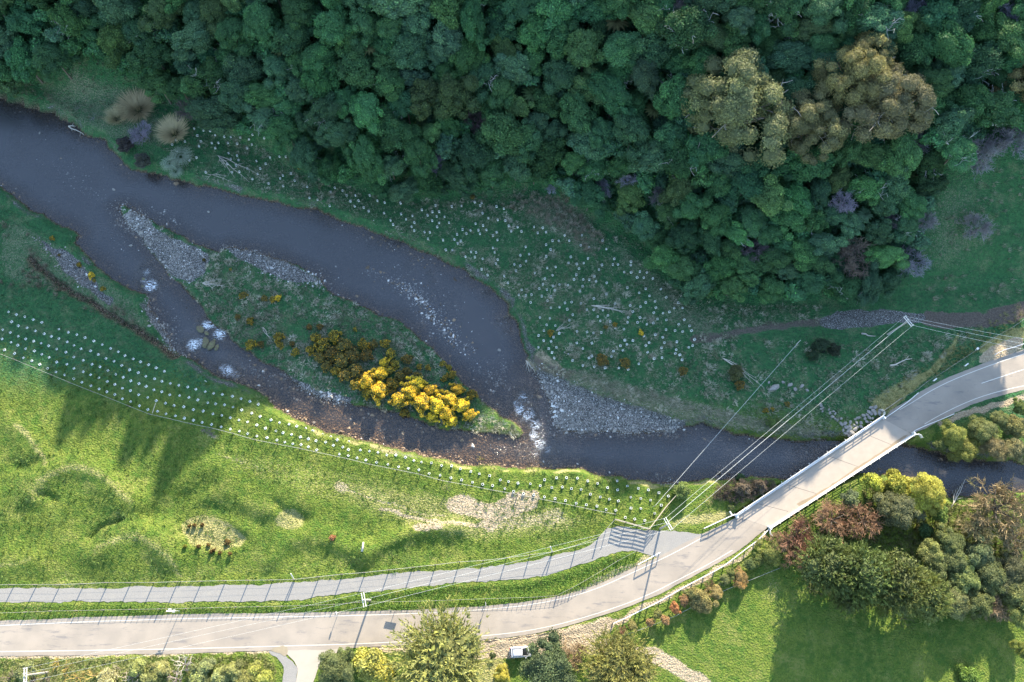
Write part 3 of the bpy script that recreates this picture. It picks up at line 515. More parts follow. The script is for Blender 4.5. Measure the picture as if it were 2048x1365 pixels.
def crown_data(seed, nl=26, nleaf=2400, leaf=.115, lobe=(.26, .40), flat=.8, low=-.35, c0=(1, 1, 1), c1=(1.25, 1.2, 1.0), hi=.06, hic=(1.7, 1.7, 1.2), rad=.66, rv=(.55, .62), tall=0, fl=0.0, flc=(1, .6, .03), core=True, corec=.8):
    r = np.random.default_rng(seed); d = []
    while len(d) < nl:
        q = unit(r.normal(size=3))
        if q[2] < low: continue
        if d and min(np.linalg.norm(q-e) for e in d) < .36 and r.random() < .75: continue
        d.append(q)
    d = np.array(d); lr = r.uniform(*lobe, nl); rr = rad*(rv[0]+rv[1]*r.random(nl)); C = d*rr[:, None]
    C = np.vstack([C, [[0, 0, .25]]]); lr = np.r_[lr, .5]; nl += 1
    ph = r.random(4)*6.28; an_ = np.arctan2(C[:, 1], C[:, 0]); C[:, :2] *= (1+.20*np.sin(2*an_+ph[0])+.14*np.sin(3*an_+ph[1])+.08*np.sin(5*an_+ph[2]))[:, None]; C[:, 2] += .12*np.sin(3*an_+ph[3])
    w = lr**2; li = r.choice(nl, nleaf*2, p=w/w.sum()); dd = unit(r.normal(size=(nleaf*2, 3)) + unit(C[li])*.55 + [0, 0, .35])
    p = C[li] + dd*(lr[li]*(.80+.26*r.random(nleaf*2)+.30*(r.random(nleaf*2) < .10)*r.random(nleaf*2)))[:, None]
    D = np.linalg.norm(p[:, None]-C[None], axis=2)/lr[None]; D[np.arange(len(p)), li] = 9; ok = (D.min(1) > .86); p, dd, li = p[ok][:nleaf], dd[ok][:nleaf], li[ok][:nleaf]
    V, F = cards(p, dd, leaf, r)
    lb = .72+.5*r.random(nl); t = r.random(nl)[li][:, None]; col = (np.array(c0)*(1-t)+np.array(c1)*t)*(lb[li]*(.8+.4*r.random(len(p))))[:, None]
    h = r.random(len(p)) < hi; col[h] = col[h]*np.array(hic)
    if fl:
        patch = vn(p[:, 0]*3+seed, p[:, 1]*3+p[:, 2]*2, .8, 17); m = (r.random(len(p)) < np.clip(fl*(.35+1.3*patch), 0, 1)) & (dd[:, 2] > -.2); col[m] = np.array(flc)*(.75+.5*r.random(m.sum()))[:, None]
    col = np.repeat(col, 4, 0); FF = [F]; VV = [V]; CC = [col]
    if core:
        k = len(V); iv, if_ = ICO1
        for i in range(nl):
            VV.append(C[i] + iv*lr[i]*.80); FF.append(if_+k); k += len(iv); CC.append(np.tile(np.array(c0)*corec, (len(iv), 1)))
    Ft = [FF[0]] + ([np.vstack(FF[1:])] if core else [])
    V = np.vstack(VV); V[:, 2] *= flat
    return V, Ft, np.vstack(CC)
def crown_mesh(name, seed, **k):
    V, F, c = crown_data(seed, **k); return raw_mesh(name, V, F, tint=c, mats=[M['leaf']])
def segs_mesh(name, A, B, ra, rb, col, mat):
    """thin three-sided twigs from A to B"""
    A = np.asarray(A); B = np.asarray(B); n = len(A); d = unit(B-A); up = np.where(np.abs(d[:, 2:3]) > .9, [[1., 0, 0]], [[0, 0, 1.]]); a = unit(np.cross(d, up)); b = np.cross(d, a); V = []
    for P_, r_ in ((A, ra), (B, rb)):
        for j in range(3):
            an = 2*math.pi*j/3; V.append(P_ + (a*math.cos(an)+b*math.sin(an))*np.asarray(r_).reshape(-1, 1))
    V = np.stack(V, 1).reshape(-1, 3); i = np.arange(n)[:, None]*6
    F = np.concatenate([i+np.array([[j, (j+1) % 3, 3+(j+1) % 3, 3+j]]) for j in range(3)], 0)
    return raw_mesh(name, V, F, tint=np.repeat(np.asarray(col), 6, 0), mats=[mat])
def twig_mesh(name, seed, n1=8, n2=6, n3=6, n4=3, c=(1, 1, 1), spread=1.0, droop=0, w=.012):
    r = np.random.default_rng(seed); A = [];B = [];ra = [];rb = [];base = np.array([0, 0, -.55])
    def go(p, d, L, lv, rad):
        q = p + d*L*.5 + r.normal(size=3)*L*.06; e = q + unit(d + r.normal(size=3)*.25 - [0, 0, droop*lv])*L*.5
        A.extend([p, q]); B.extend([q, e]); ra.extend([rad, rad*.8]); rb.extend([rad*.8, rad*.55])
        if lv < 3:
            for _ in range((n2, n3, n4)[lv]):
                t = .35+.65*r.random(); s = p + (e-p)*t; go(s, unit(d*.9 + r.normal(size=3)*.62*spread + [0, 0, .12]), L*(.5+.25*r.random()), lv+1, rad*.55)
    for i in range(n1):
        a = 2*math.pi*(i+r.random()*.7)/n1; e = r.uniform(.35, 1.2); go(base, unit(np.array([math.cos(a), math.sin(a), e])), r.uniform(.7, .95), 0, w*2.4)
    A = np.array(A); B = np.array(B); m = 1/np.percentile(np.linalg.norm(B[:, :2], axis=1), 97); A *= m; B *= m
    col = np.array(c)*(.7+.6*r.random(len(A)))[:, None]; return segs_mesh(name, A, B, np.maximum(ra, .007), np.maximum(rb, .006), col, M['leaf'])
def feather_mesh(name, seed, n=420, per=11, c0=(1, 1, 1), c1=(1.3, 1.25, 1), L=.5, flat=.8, up=.7):
    """upright feathery shoots, each a spray of narrow leaves"""
    r = np.random.default_rng(seed); V = [];T = [];C = [];k = 0
    d0 = unit(rdir(r, n)*[1, 1, .7] + [0, 0, .45]); base = d0*(.35+.42*r.random(n))[:, None]; base[:, 2] -= .1; dr = unit(d0 + [0, 0, up] + r.normal(size=(n, 3))*.18)
    tt = r.random((n, per)); P0 = base[:, None] + dr[:, None]*(tt*L)[..., None]; D = unit(dr[:, None]*1.3 + r.normal(size=(n, per, 3))*.55); ln = .13*(1.25-tt*.6)
    S = unit(np.cross(D, r.normal(size=D.shape)))*(.011+.008*r.random((n, per)))[..., None]
    a = P0-S; b = P0+S; e = P0+D*ln[..., None]; V = np.stack([a, b, e], 2).reshape(-1, 3); F = np.arange(len(V), dtype=np.int32).reshape(-1, 3)
    sb = r.random(n)[:, None]; col = (np.array(c0)*(1-sb)+np.array(c1)*sb)*(.75+.5*r.random((n, 1))); col = np.repeat(col, per*3, 0)*np.tile([.85, .85, 1.2], n*per)[:, None]
    V2, F2, C2 = crown_data(seed+1, nl=18, nleaf=900, leaf=.10, rad=.5, c0=np.array(c0)*.8, c1=c0, flat=.9)
    V = np.vstack([V, V2]); F2 = [f+len(col) for f in F2]; V[:, 2] *= flat
    return raw_mesh(name, V, [F, *F2], tint=np.vstack([col, C2]), mats=[M['leaf']])
def frond_mesh(name, seed, n=15, c=(1, 1, 1), arch=1.0, leaflets=12, w=.17):
    r = np.random.default_rng(seed); V = [];T = [];C = []
    for i in range(n):
        a = 2*math.pi*(i+.5*r.random())/n; d = np.array([math.cos(a), math.sin(a), 0]); s = np.array([-d[1], d[0], 0]); L = .8+.25*r.random(); cc = np.array(c)*(.75+.5*r.random())
        for j in range(leaflets):
            t = (j+.6)/leaflets; p = d*L*t + np.array([0, 0, .45*t*(1-t*.95)*arch*1.6]); p2 = d*L*min(t+1.3/leaflets, 1.05) + np.array([0, 0, .45*t*(1-t*.95)*arch*1.6-.02]); ww = w*math.sin(math.pi*min(t*.85+.12, 1))+.02
            for sg in (-1, 1): k = len(V); V += [p, p2, p + d*.07 + s*sg*ww - [0, 0, .05]]; T.append((k, k+1, k+2)); C += [cc]*3
    return raw_mesh(name, V, np.array(T), tint=np.array(C), mats=[M['leaf']])
def blades_data(cx, cy, cz, r, n, h, rad, lean=(0, 0), width=.05, c0=(.3, .26, .14), c1=(.5, .44, .28)):
    """n blades for each clump centre"""
    m = len(cx); N = m*n; ang = r.random(N)*2*math.pi; rr = np.repeat(rad, n)*r.random(N)**.5; H = np.repeat(h, n)*(.6+.7*r.random(N))
    bx = np.repeat(cx, n)+np.cos(ang)*rr*.55; by = np.repeat(cy, n)+np.sin(ang)*rr*.55; bz = np.repeat(cz, n)-.03
    ox = np.cos(ang)*rr*.8 + lean[0]*H + r.normal(size=N)*.06; oy = np.sin(ang)*rr*.8 + lean[1]*H + r.normal(size=N)*.06
    w = width*(.6+.8*r.random(N)); px_ = -np.sin(ang)*w; py_ = np.cos(ang)*w
    V = np.stack([np.stack([bx-px_, by-py_, bz], -1), np.stack([bx+px_, by+py_, bz], -1), np.stack([bx+ox, by+oy, bz+H], -1)], 1).reshape(-1, 3)
    t = np.repeat(r.random(m), n)*.6+r.random(N)*.4; col = np.array(c0)*(1-t[:, None])+np.array(c1)*t[:, None]; return V, np.repeat(col, 3, 0)
def stuff_blades(name, label, pts, n, h, rad, lean, width, c0, c1, seed=1):
    r = np.random.default_rng(seed); pts = np.asarray(pts); z = hgt(pts[:, 0], pts[:, 1]); k = len(pts)
    V, c = blades_data(pts[:, 0], pts[:, 1], z, r, n, h*(.6+.8*r.random(k)), rad*(.6+.8*r.random(k)), lean, width, c0, c1)
    o = link(name, raw_mesh(name, V, np.arange(len(V), dtype=np.int32).reshape(-1, 3), tint=c, mats=[M['leaf']])); tag(o, label, kind='stuff'); return o
def scatter(poly_px, spacing, r, z=0, dens=None, jit=.9):
    p = P(poly_px, z); lo = p.min(0); hi = p.max(0); gx, gy = np.meshgrid(np.arange(lo[0], hi[0], spacing), np.arange(lo[1], hi[1], spacing)); gx = gx.ravel()+(r.random(gx.size)-.5)*spacing*jit*2; gy = gy.ravel()+(r.random(gy.size)-.5)*spacing*jit*2
    m = inside(gx, gy, p)
    if dens is not None: m &= r.random(len(gx)) < dens(gx, gy)
    return np.stack([gx[m], gy[m]], -1)

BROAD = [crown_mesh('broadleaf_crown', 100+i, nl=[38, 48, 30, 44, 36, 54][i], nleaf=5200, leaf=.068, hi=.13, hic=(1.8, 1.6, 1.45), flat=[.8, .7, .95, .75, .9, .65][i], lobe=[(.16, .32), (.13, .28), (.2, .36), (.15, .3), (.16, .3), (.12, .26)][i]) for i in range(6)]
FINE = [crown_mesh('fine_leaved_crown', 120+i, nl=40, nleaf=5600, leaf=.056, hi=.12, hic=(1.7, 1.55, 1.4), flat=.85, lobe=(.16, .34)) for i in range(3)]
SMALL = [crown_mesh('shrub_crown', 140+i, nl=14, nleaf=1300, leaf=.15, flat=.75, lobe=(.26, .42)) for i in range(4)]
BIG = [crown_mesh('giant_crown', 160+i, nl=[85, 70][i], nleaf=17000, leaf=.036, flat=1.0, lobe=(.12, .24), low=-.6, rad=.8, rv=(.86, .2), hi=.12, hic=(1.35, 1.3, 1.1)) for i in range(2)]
BARE = [twig_mesh('bare_branches', 180+i, w=.010, n2=7, n3=7, n4=3) for i in range(3)]
SPRAY = [twig_mesh('dead_branches', 190+i, n1=5, n2=3, n3=3, n4=1, w=.013) for i in range(2)]
FEATH = [feather_mesh('feathery_crown', 200+i, n=560) for i in range(2)]
PINE = [feather_mesh('pine_crown', 210+i, n=620, per=12, L=.28, up=.35, flat=1.0) for i in range(2)]
FERN = [frond_mesh('fern_fronds', 220+i) for i in range(2)]
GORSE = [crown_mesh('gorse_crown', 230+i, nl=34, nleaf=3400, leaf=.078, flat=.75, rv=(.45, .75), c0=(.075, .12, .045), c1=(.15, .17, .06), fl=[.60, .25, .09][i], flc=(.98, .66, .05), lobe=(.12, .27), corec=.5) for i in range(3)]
_t = MB(); _t.tube([(0, 0, -.08), (.02, .01, .3), (-.01, .02, .62), (.02, 0, 1)], 1.0, 8, .45); TRUNK = _t.mesh('trunk', M['bark'], True)
_t = MB()
for i in range(5):
    a = 2*math.pi*i/5; _t.tube([(0, 0, .62+.04*i), (math.cos(a)*.45, math.sin(a)*.45, .86), (math.cos(a)*.9, math.sin(a)*.9, 1.12)], .07, 5, .02)
LIMBS = _t.mesh('limbs', M['bark'], True)

PLACED = []; LAST = [None]
def plant(kind, px, py, r, hc, mesh, col, label, cat, group=None, zr=None, rz=None, crown='crown', trunk=True, sxy=1.0, loc=None, limbs=False):
    """a tree or shrub whose crown centre shows at the pixel; base on the ground below it"""
    b = at(px, py, hc) if loc is None else np.array(loc)
    root = bpy.data.objects.new(kind, None); SC.collection.objects.link(root); root.location = b; root.empty_display_size = .3
    tag(root, label, cat, group)
    c = link(crown, mesh, root, (0, 0, hc), random.random()*6.28 if rz is None else rz, (r*sxy, r/sxy, zr or r)); c.color = (*col, 1)
    if trunk:
        s = .035*r+.05; link('trunk', TRUNK, root, (0, 0, 0), 0, (s, s, hc))
        if limbs: link('limb', LIMBS, root, (0, 0, 0), random.random()*6, (r*.6, r*.6, hc))
    PLACED.append((b[0], b[1], r)); LAST[0] = root; return root

# ------------------------------------------------------------------ forest on the hillside
LM = [(40,60,'the far left top corner'),(150,120,'the bare ground by the bend'),(270,215,'the first tawny tussock'),(345,262,'the second tawny tussock'),(350,325,'the spiky flax above the river'),(450,200,'the dark thicket'),
      (480,330,'the fallen dead tree'),(560,60,'the top slope left'),(600,180,'the round pale crown'),(690,300,'the plantings edge'),(770,130,'the left mid slope'),(830,355,'the channel side forest foot'),(875,320,'the purple bare tree'),(950,60,'the twiggy grey top limbs'),(1050,230,'the pale lobed pair'),
      (1060,190,'the dark tree fern'),(1100,350,'the brown rushes'),(1150,330,'the light green cone tree'),(1200,470,'the bright grass bay'),(1232,45,'the tree fern at the top edge'),(1250,365,'the slim grey dead tree'),(1315,200,'the rusty tree fern pair'),(1330,510,'the bright round tree'),(1400,470,'the pale dead branches'),
      (1475,190,'the left sunlit giant'),(1610,230,'the middle sunlit giant'),(1720,130,'the golden topped giant'),(1780,230,'the right sunlit giant'),(1540,400,'the light green leaning tree'),(1690,410,'the lilac bare tree'),(1600,540,'the lower forest tip'),(1710,510,'the broad brown bare tree'),(1820,520,'the lilac bare tree downslope'),(1960,310,'the big grey bare tree'),(1960,455,'the lone grey tree'),
      (1900,60,'the top right slope'),(2035,130,'the right edge sunlit crown'),(1900,160,'the blue green airy tree')]
def where(px, py):
    d = sorted(((px-a)**2+(py-b)**2, a, b, t) for a, b, t in LM); _, a, b, t = d[0]
    dx, dy = px-a, py-b
    if abs(dx) < 26 and abs(dy) < 20: return 'beside ' + t
    if abs(dx) > 2*abs(dy): w = 'right of' if dx > 0 else 'left of'
    elif abs(dy) > 2*abs(dx): w = 'below' if dy > 0 else 'above'
    else: w = ('below' if dy > 0 else 'above') + ' right of' if dx > 0 else ('below' if dy > 0 else 'above') + ' left of'
    return w + ' ' + t
USED = {}
EXTRA = ['', 'slightly ', 'rather ', 'clearly ']
def uniq(lab):
    n = USED.get(lab, 0); USED[lab] = n+1
    return lab if n == 0 else lab + [', second', ', third', ', fourth', ', fifth', ', sixth', ', seventh', ', eighth', ', ninth'][min(n-1, 7)] 
FOREST = [(-120,-70),(2200,-70),(2200,225),(2060,250),(2000,300),(1890,330),(1860,430),(1850,520),(1830,560),(1760,590),(1640,600),(1560,605),(1470,590),(1400,600),(1350,575),(1330,540),(1300,500),(1240,455),(1200,420),(1120,395),(1080,360),(1000,385),(930,375),(870,395),(800,400),(730,370),(650,365),(600,345),(585,290),(520,275),(420,260),(390,215),(320,190),(230,150),(190,110),(150,130),(80,150),(20,190),(-120,170)]
fp = np.array(FOREST, float)
SPECIAL = [  # px, py, radius, centre height, look
 ('giant',1476,215,10.6,13.5,0,(0.155,0.173,0.082),'giant spreading tree whose pale olive crown top catches the sun, leftmost of the giants'),
 ('giant',1618,250,7.0,12.5,1,(0.163,0.173,0.085),'smaller sunlit giant tree with a cream tinged crown between the two broad ones'),
 ('giant',1712,150,7.8,15.5,1,(0.190,0.180,0.075),'giant tree with golden brown sunlit crown, topmost of the giants'),
 ('giant',1768,215,8.4,14,0,(0.175,0.172,0.092),'giant tree with a beige sunlit rim curving down the right side'),
 ('giant',2062,150,7.0,12.5,1,(0.202,0.184,0.085),'sunlit giant tree cut by the right edge of the picture')]
taken = []
def plane_h(x, y): return float(np.interp(x+(RY-y)*math.tan(SUN_AZ), rX, rH) - (RY-y)*math.tan(SUN_EL)/math.cos(SUN_AZ))
def fit_height(px, py, r, prot):
    best = None
    for h in np.arange(4, 26, .25):
        q = at(px, py, h); gap = plane_h(q[0], q[1]) + (prot - r*.88)*1.09 - (q[2]+h)
        if best is None or abs(gap) < best[0]: best = (abs(gap), h)
    return best[1]
for (k_, px, py, r, hc, mi, col, lab), prot in zip(SPECIAL, (7.4, 5.6, 6.6, 6.2, 6.0)):
    hc = fit_height(px, py, r, prot)
    plant('giant_tree', px, py, r, hc, BIG[mi], col, lab, 'tree', 'giant sunlit trees', zr=r*.82, rz=[.4, 2.1, 4.0, 5.1, 1.0][len(taken)], limbs=True)
    lb_ = link('limb', SPRAY[mi], LAST[0], (0, 0, hc), 1.0+mi, (r*.98, r*.98, r*.9)); lb_.color = (.34, .32, .27, 1)
    b = at(px, py, hc); taken.append((px, py+10, r*8.0))
for px, py, r, hc, col, sq, lab in [(1964,300,5.2,4.5,(.27,.26,.27),1.15,'big grey leafless tree with fine twigs at the top of the right grass slope'),(2030,275,4.0,4.5,(.25,.24,.26),1,'grey leafless tree cut by the right edge beside the big bare one'),(1840,280,3.0,5,(.22,.21,.23),1,'small grey leafless tree below the beige rim of the right giant'),
     (1958,455,3.6,3.0,(.28,.26,.26),1,'lone rounded grey leafless tree out on the right grass slope'),(1822,520,3.9,3.5,(.27,.26,.30),1,'lilac grey leafless tree above the gravel end of the track'),(1852,440,2.6,3,(.24,.22,.23),1,'narrow grey leafless tree at the forest corner on the right'),
     (1712,515,5.0,4.0,(.16,.125,.10),1,'broad brown leafless tree at the forest foot above the gravel track'),(1690,405,2.7,6,(.24,.22,.27),1,'lilac leafless tree deep in the forest below the giants'),(1835,22,3.2,6,(.22,.22,.26),1,'lilac grey leafless tree at the very top of the right slope'),(2025,20,3.5,6,(.22,.22,.27),1,'lilac grey leafless tree in the top right corner'),
     (873,328,2.4,4,(.22,.20,.26),1,'small purple grey leafless tree at the forest foot left of centre'),(1260,362,2.0,5,(.30,.29,.33),.75,'slim silver dead tree standing among green crowns'),(1207,375,2.0,4,(.24,.23,.27),.7,'thin pale dead tree left of the slim silver one'),(1102,378,1.3,1.5,(.38,.37,.45),1,'little pale blue grey dead bush at the forest foot'),
     (1510,498,3.2,4,(.17,.145,.15),1,'brown grey leafless tree in the lower forest'),(1366,10,2.4,6,(.20,.18,.19),1,'small brown grey leafless tree at the top edge'),(955,240,3.2,5,(.11,.085,.08),1,'dark reddish leafless tree in the middle of the slope'),(280,268,2.8,1.8,(.27,.24,.30),1.2,'purple grey leafless bush hanging over the river bend'),(385,215,3.6,2.6,(.12,.10,.105),1.1,'dark brown thicket tree above the upper plantings'),(1330,60,2.6,6,(.12,.10,.10),1,'dusky leafless tree above the left sunlit giant'),(1780,440,2.0,4,(.2,.18,.19),1,'little dusky leafless tree in the lower right forest'),(1320,390,2.6,4,(.13,.12,.13),1,'dim grey leafless tree near the right forest bay')]:
    plant('bare_tree', px, py, r, hc, random.choice(BARE), col, lab, 'tree', 'leafless trees', crown='branches', zr=r*.9, sxy=sq); taken.append((px, py, r*7.5))
for px, py, r, hc in [(1232,45,3.0,6),(1065,190,2.6,6),(1310,185,2.5,6),(1308,222,2.2,5),(740,95,2.2,6),(1420,40,2.0,6),(1730,430,1.8,5),(560,100,2.0,6)]:
    plant('tree_fern', px, py, r, hc, random.choice(FERN), [(.075, .12, .04), (.05, .10, .05), (.11, .13, .045), (.12, .12, .045)][len(taken) % 4], uniq('star shaped tree fern ' + where(px, py)), 'tree fern', 'tree ferns', crown='fronds'); taken.append((px, py, r*8))
PAL = [((0.057,0.153,0.061),'dark green'),((0.064,0.171,0.069),'mid green'),((0.078,0.187,0.069),'fresh green'),((0.063,0.146,0.077),'grey green'),((0.051,0.131,0.063),'very dark green'),((0.074,0.159,0.089),'silvery green'),((0.097,0.192,0.071),'yellowish green'),((0.082,0.143,0.059),'brownish green'),((0.048,0.146,0.069),'deep green')]
PW = np.array([.2, .2, .12, .14, .12, .08, .05, .04, .05])
for px, py, r, hc, ci, kd, lab in [(600,180,4.0,6,5,0,'round pale green domed tree high on the left slope'),(1330,515,3.8,5,2,0,'bright green round tree at the forest edge above the plantings'),(1150,325,2.8,6,2,1,'light green cone shaped tree near the forest foot'),(1537,395,4.6,7,6,1,'light green elongated tree leaning out below the giants'),(1035,215,3.2,7,6,0,'pale green lobed tree, left of a pair in mid slope'),(1075,245,3.2,7,5,0,'pale green lobed tree, right of a pair in mid slope'),(1900,150,3.4,7,5,1,'blue green airy tree on the slope right of the giants'),(865,265,2.6,6,6,0,'small yellow green tree low on the slope'),(1290,455,3.6,5,3,0,'grey green tree jutting into the bright grass bay'),(1420,300,4.5,7,8,1,'deep green tree tucked under the left giant')]:
    plant('broadleaf_tree', px, py, r, hc, (BROAD+FINE)[ci % 6], PAL[ci][0], lab, 'tree', 'forest trees'); taken.append((px, py, r*7.5)); 
rf = np.random.default_rng(5); LX, LY = fp[:, 0], fp[:, 1]; cand = []
for rr, tries in ((4.7, 1500), (3.7, 4200), (2.8, 7000)):
    for _ in range(tries):
        px, py = rf.uniform(-110, 2190), rf.uniform(-60, 610)
        if not inside(np.array(px), np.array(py), fp): continue
        r = rr*(.85+.3*rf.random()); sc = 8.0
        ed = pdist(np.array(px), np.array(py), fp, True)
        if ed < r*sc*.45: continue
        if py > 330 and rr > 4.5: continue
        if any((px-a)**2+(py-b)**2 < ((R_+r*sc)*(.66 if i >= 5 else .60))**2 for i, (a, b, R_) in enumerate(taken)): continue
        taken.append((px, py, r*sc)); cand.append((px, py, r))
cand.sort(key=lambda c: -c[2]*(1 if -40 < c[1] else .3)); n_tree = 0; rest = []
for px, py, r in cand:
    hc = r*1.0+rf.uniform(1.2, 4.4)
    if py > 330: hc = r*.75+rf.uniform(.8, 2.4)
    if 1350 < px < 1860 and 60 < py < 330: hc = r*.8+1.5
    ci = rf.choice(len(PAL), p=PW/PW.sum()); col, cn = PAL[ci]
    if n_tree < 262 and px > -60 and px < 2100:
        shp, ms = [('lobed', BROAD), ('fine-leaved', FINE)][int(rf.random() < .38)]
        sz = 'large' if r > 4.5 else ('middling' if r > 3.4 else 'small'); n_tree += 1
        f = .60+.52*rf.random(); f2 = rf.normal(size=3)*.03+1
        plant('broadleaf_tree', px, py, r, hc, ms[rf.integers(len(ms))], tuple(np.array(col)*f*f2), uniq(f'{sz} {cn} {shp} tree {where(px, py)}'), 'tree', 'forest trees', zr=r*rf.uniform(.85, 1.3), rz=rf.random()*6.28, sxy=rf.uniform(.76, 1.3))
        if rf.random() < .22: lb_ = link('limb', SPRAY[rf.integers(2)], SC.objects[-1] if 0 else LAST[0], (0, 0, hc+r*.12), rf.random()*6, (r*.95, r*.95, r*.9)); lb_.color = (.42, .42, .40, 1)
    else: rest.append((px, py, r, hc, col))
# undergrowth that closes the gaps, and the forest over the crest: masses nobody could count
def mass(name, label, items, meshdata, kind='stuff'):
    VV = [];FF4 = [];FF3 = [];CC = [];k = 0; r = np.random.default_rng(9)
    for (x, y, z, rad, rz_, col) in items:
        V, F, c = meshdata[r.integers(len(meshdata))]; a = r.random()*6.28; co, si = math.cos(a), math.sin(a)
        v = np.stack([V[:, 0]*co-V[:, 1]*si, V[:, 0]*si+V[:, 1]*co, V[:, 2]], -1)*[rad, rad, rz_]+[x, y, z]; VV.append(v); CC.append(c*np.array(col)); FF4.append(F[0]+k)
        if len(F) > 1: FF3.append(F[1]+k)
        k += len(v)
    return tag(link(name, raw_mesh(name, np.vstack(VV), [np.vstack(FF4)] + ([np.vstack(FF3)] if FF3 else []), tint=np.vstack(CC), mats=[M['leaf']])), label, kind=kind)
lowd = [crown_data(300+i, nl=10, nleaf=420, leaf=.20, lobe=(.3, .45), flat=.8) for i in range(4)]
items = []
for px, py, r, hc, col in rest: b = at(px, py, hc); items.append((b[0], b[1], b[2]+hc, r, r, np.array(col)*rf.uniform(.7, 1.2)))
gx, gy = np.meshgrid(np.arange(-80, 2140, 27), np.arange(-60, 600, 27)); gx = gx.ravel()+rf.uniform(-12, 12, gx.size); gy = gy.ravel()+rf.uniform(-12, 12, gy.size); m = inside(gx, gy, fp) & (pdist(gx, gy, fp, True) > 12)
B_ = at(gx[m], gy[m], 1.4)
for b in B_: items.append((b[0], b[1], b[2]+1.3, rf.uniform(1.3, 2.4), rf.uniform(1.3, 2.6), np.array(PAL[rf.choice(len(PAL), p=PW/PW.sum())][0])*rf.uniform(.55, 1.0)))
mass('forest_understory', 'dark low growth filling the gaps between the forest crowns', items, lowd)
itm = []
for x in np.arange(-190, 260, 6.5):
    for y in np.arange(128, 232, 6.5):
        if y < 150 and abs(x) > 150: continue
        r = rf.uniform(3.2, 5.0); xx, yy = x+rf.uniform(-2, 2), y+rf.uniform(-2, 2); top = np.interp(xx+(RY-yy)*math.tan(SUN_AZ), rX, rH) - (RY-yy)*math.tan(SUN_EL)/math.cos(SUN_AZ) + rf.uniform(-3.9, -1.4); g_ = float(hgt(xx, yy)); itm.append((xx, yy, min(g_+r*1.1+1, top-r*1.43), r, r*1.5, np.array(PAL[rf.integers(9)][0])))
hid = [crown_data(330+i, nl=8, nleaf=150, leaf=.4, lobe=(.42, .55), flat=.9) for i in range(3)]
mass('ridge_forest', 'continuous bush covering the hilltop above the slope', itm, hid)
# tall pines on the crest whose shadows reach the paddock
pr = np.random.default_rng(77)
def cone_mesh(name, seed):
    r = np.random.default_rng(seed); V = [];Q = [];C = []; n = 1500; t = r.random(n)**.8; a = r.random(n)*6.28; rad = (1-t)**.8*(.75+.35*r.random(n)*np.sin(a*5+t*30)**2); p = np.stack([np.cos(a)*rad*.30, np.sin(a)*rad*.30, t], -1)
    v, f = cards(p, unit(np.stack([np.cos(a), np.sin(a), .4+0*a], -1)), .075, r); iv, ff = ICO2; c = iv*[.17, .17, .45]+[0, 0, .45]; c[:, :2] *= (1.15-c[:, 2:3]).clip(0, 1.2)
    return raw_mesh(name, np.vstack([v, c]), [f, ff+len(v)], tint=np.vstack([np.ones((len(v), 3)), np.ones((len(c), 3))]), mats=[M['leaf']])
CONE = [cone_mesh('pine_cone_crown', 400+i) for i in range(2)]
def crest_pine(tx, ty, wid, back=118.0):
    g = at(tx, ty, 0); t = (back)/math.cos(SUN_EL)*1.0; x = g[0]+math.sin(SUN_AZ)*back; y = g[1]+math.cos(SUN_AZ)*back; top = g[2]+back*math.tan(SUN_EL); z0 = float(hgt(x, y)); h = top-z0
    if h < 3: return
    root = bpy.data.objects.new('crest_pine', None); SC.collection.objects.link(root); root.location = (x, y, z0); tag(root, uniq(f'tall pine on the hill crest, shading the ground at the {"left" if tx < 900 else "right"}'), 'pine tree', 'pines on the crest')
    c = link('crown', CONE[pr.integers(2)], root, (0, 0, h*.12), pr.random()*6, (wid, wid, h*.9)); c.color = (.04, .08, .035, 1); link('trunk', TRUNK, root, (0, 0, 0), 0, (.3, .3, h*.6))
for tx, ty, w_ in CREST: crest_pine(tx, ty, w_, 150.0)

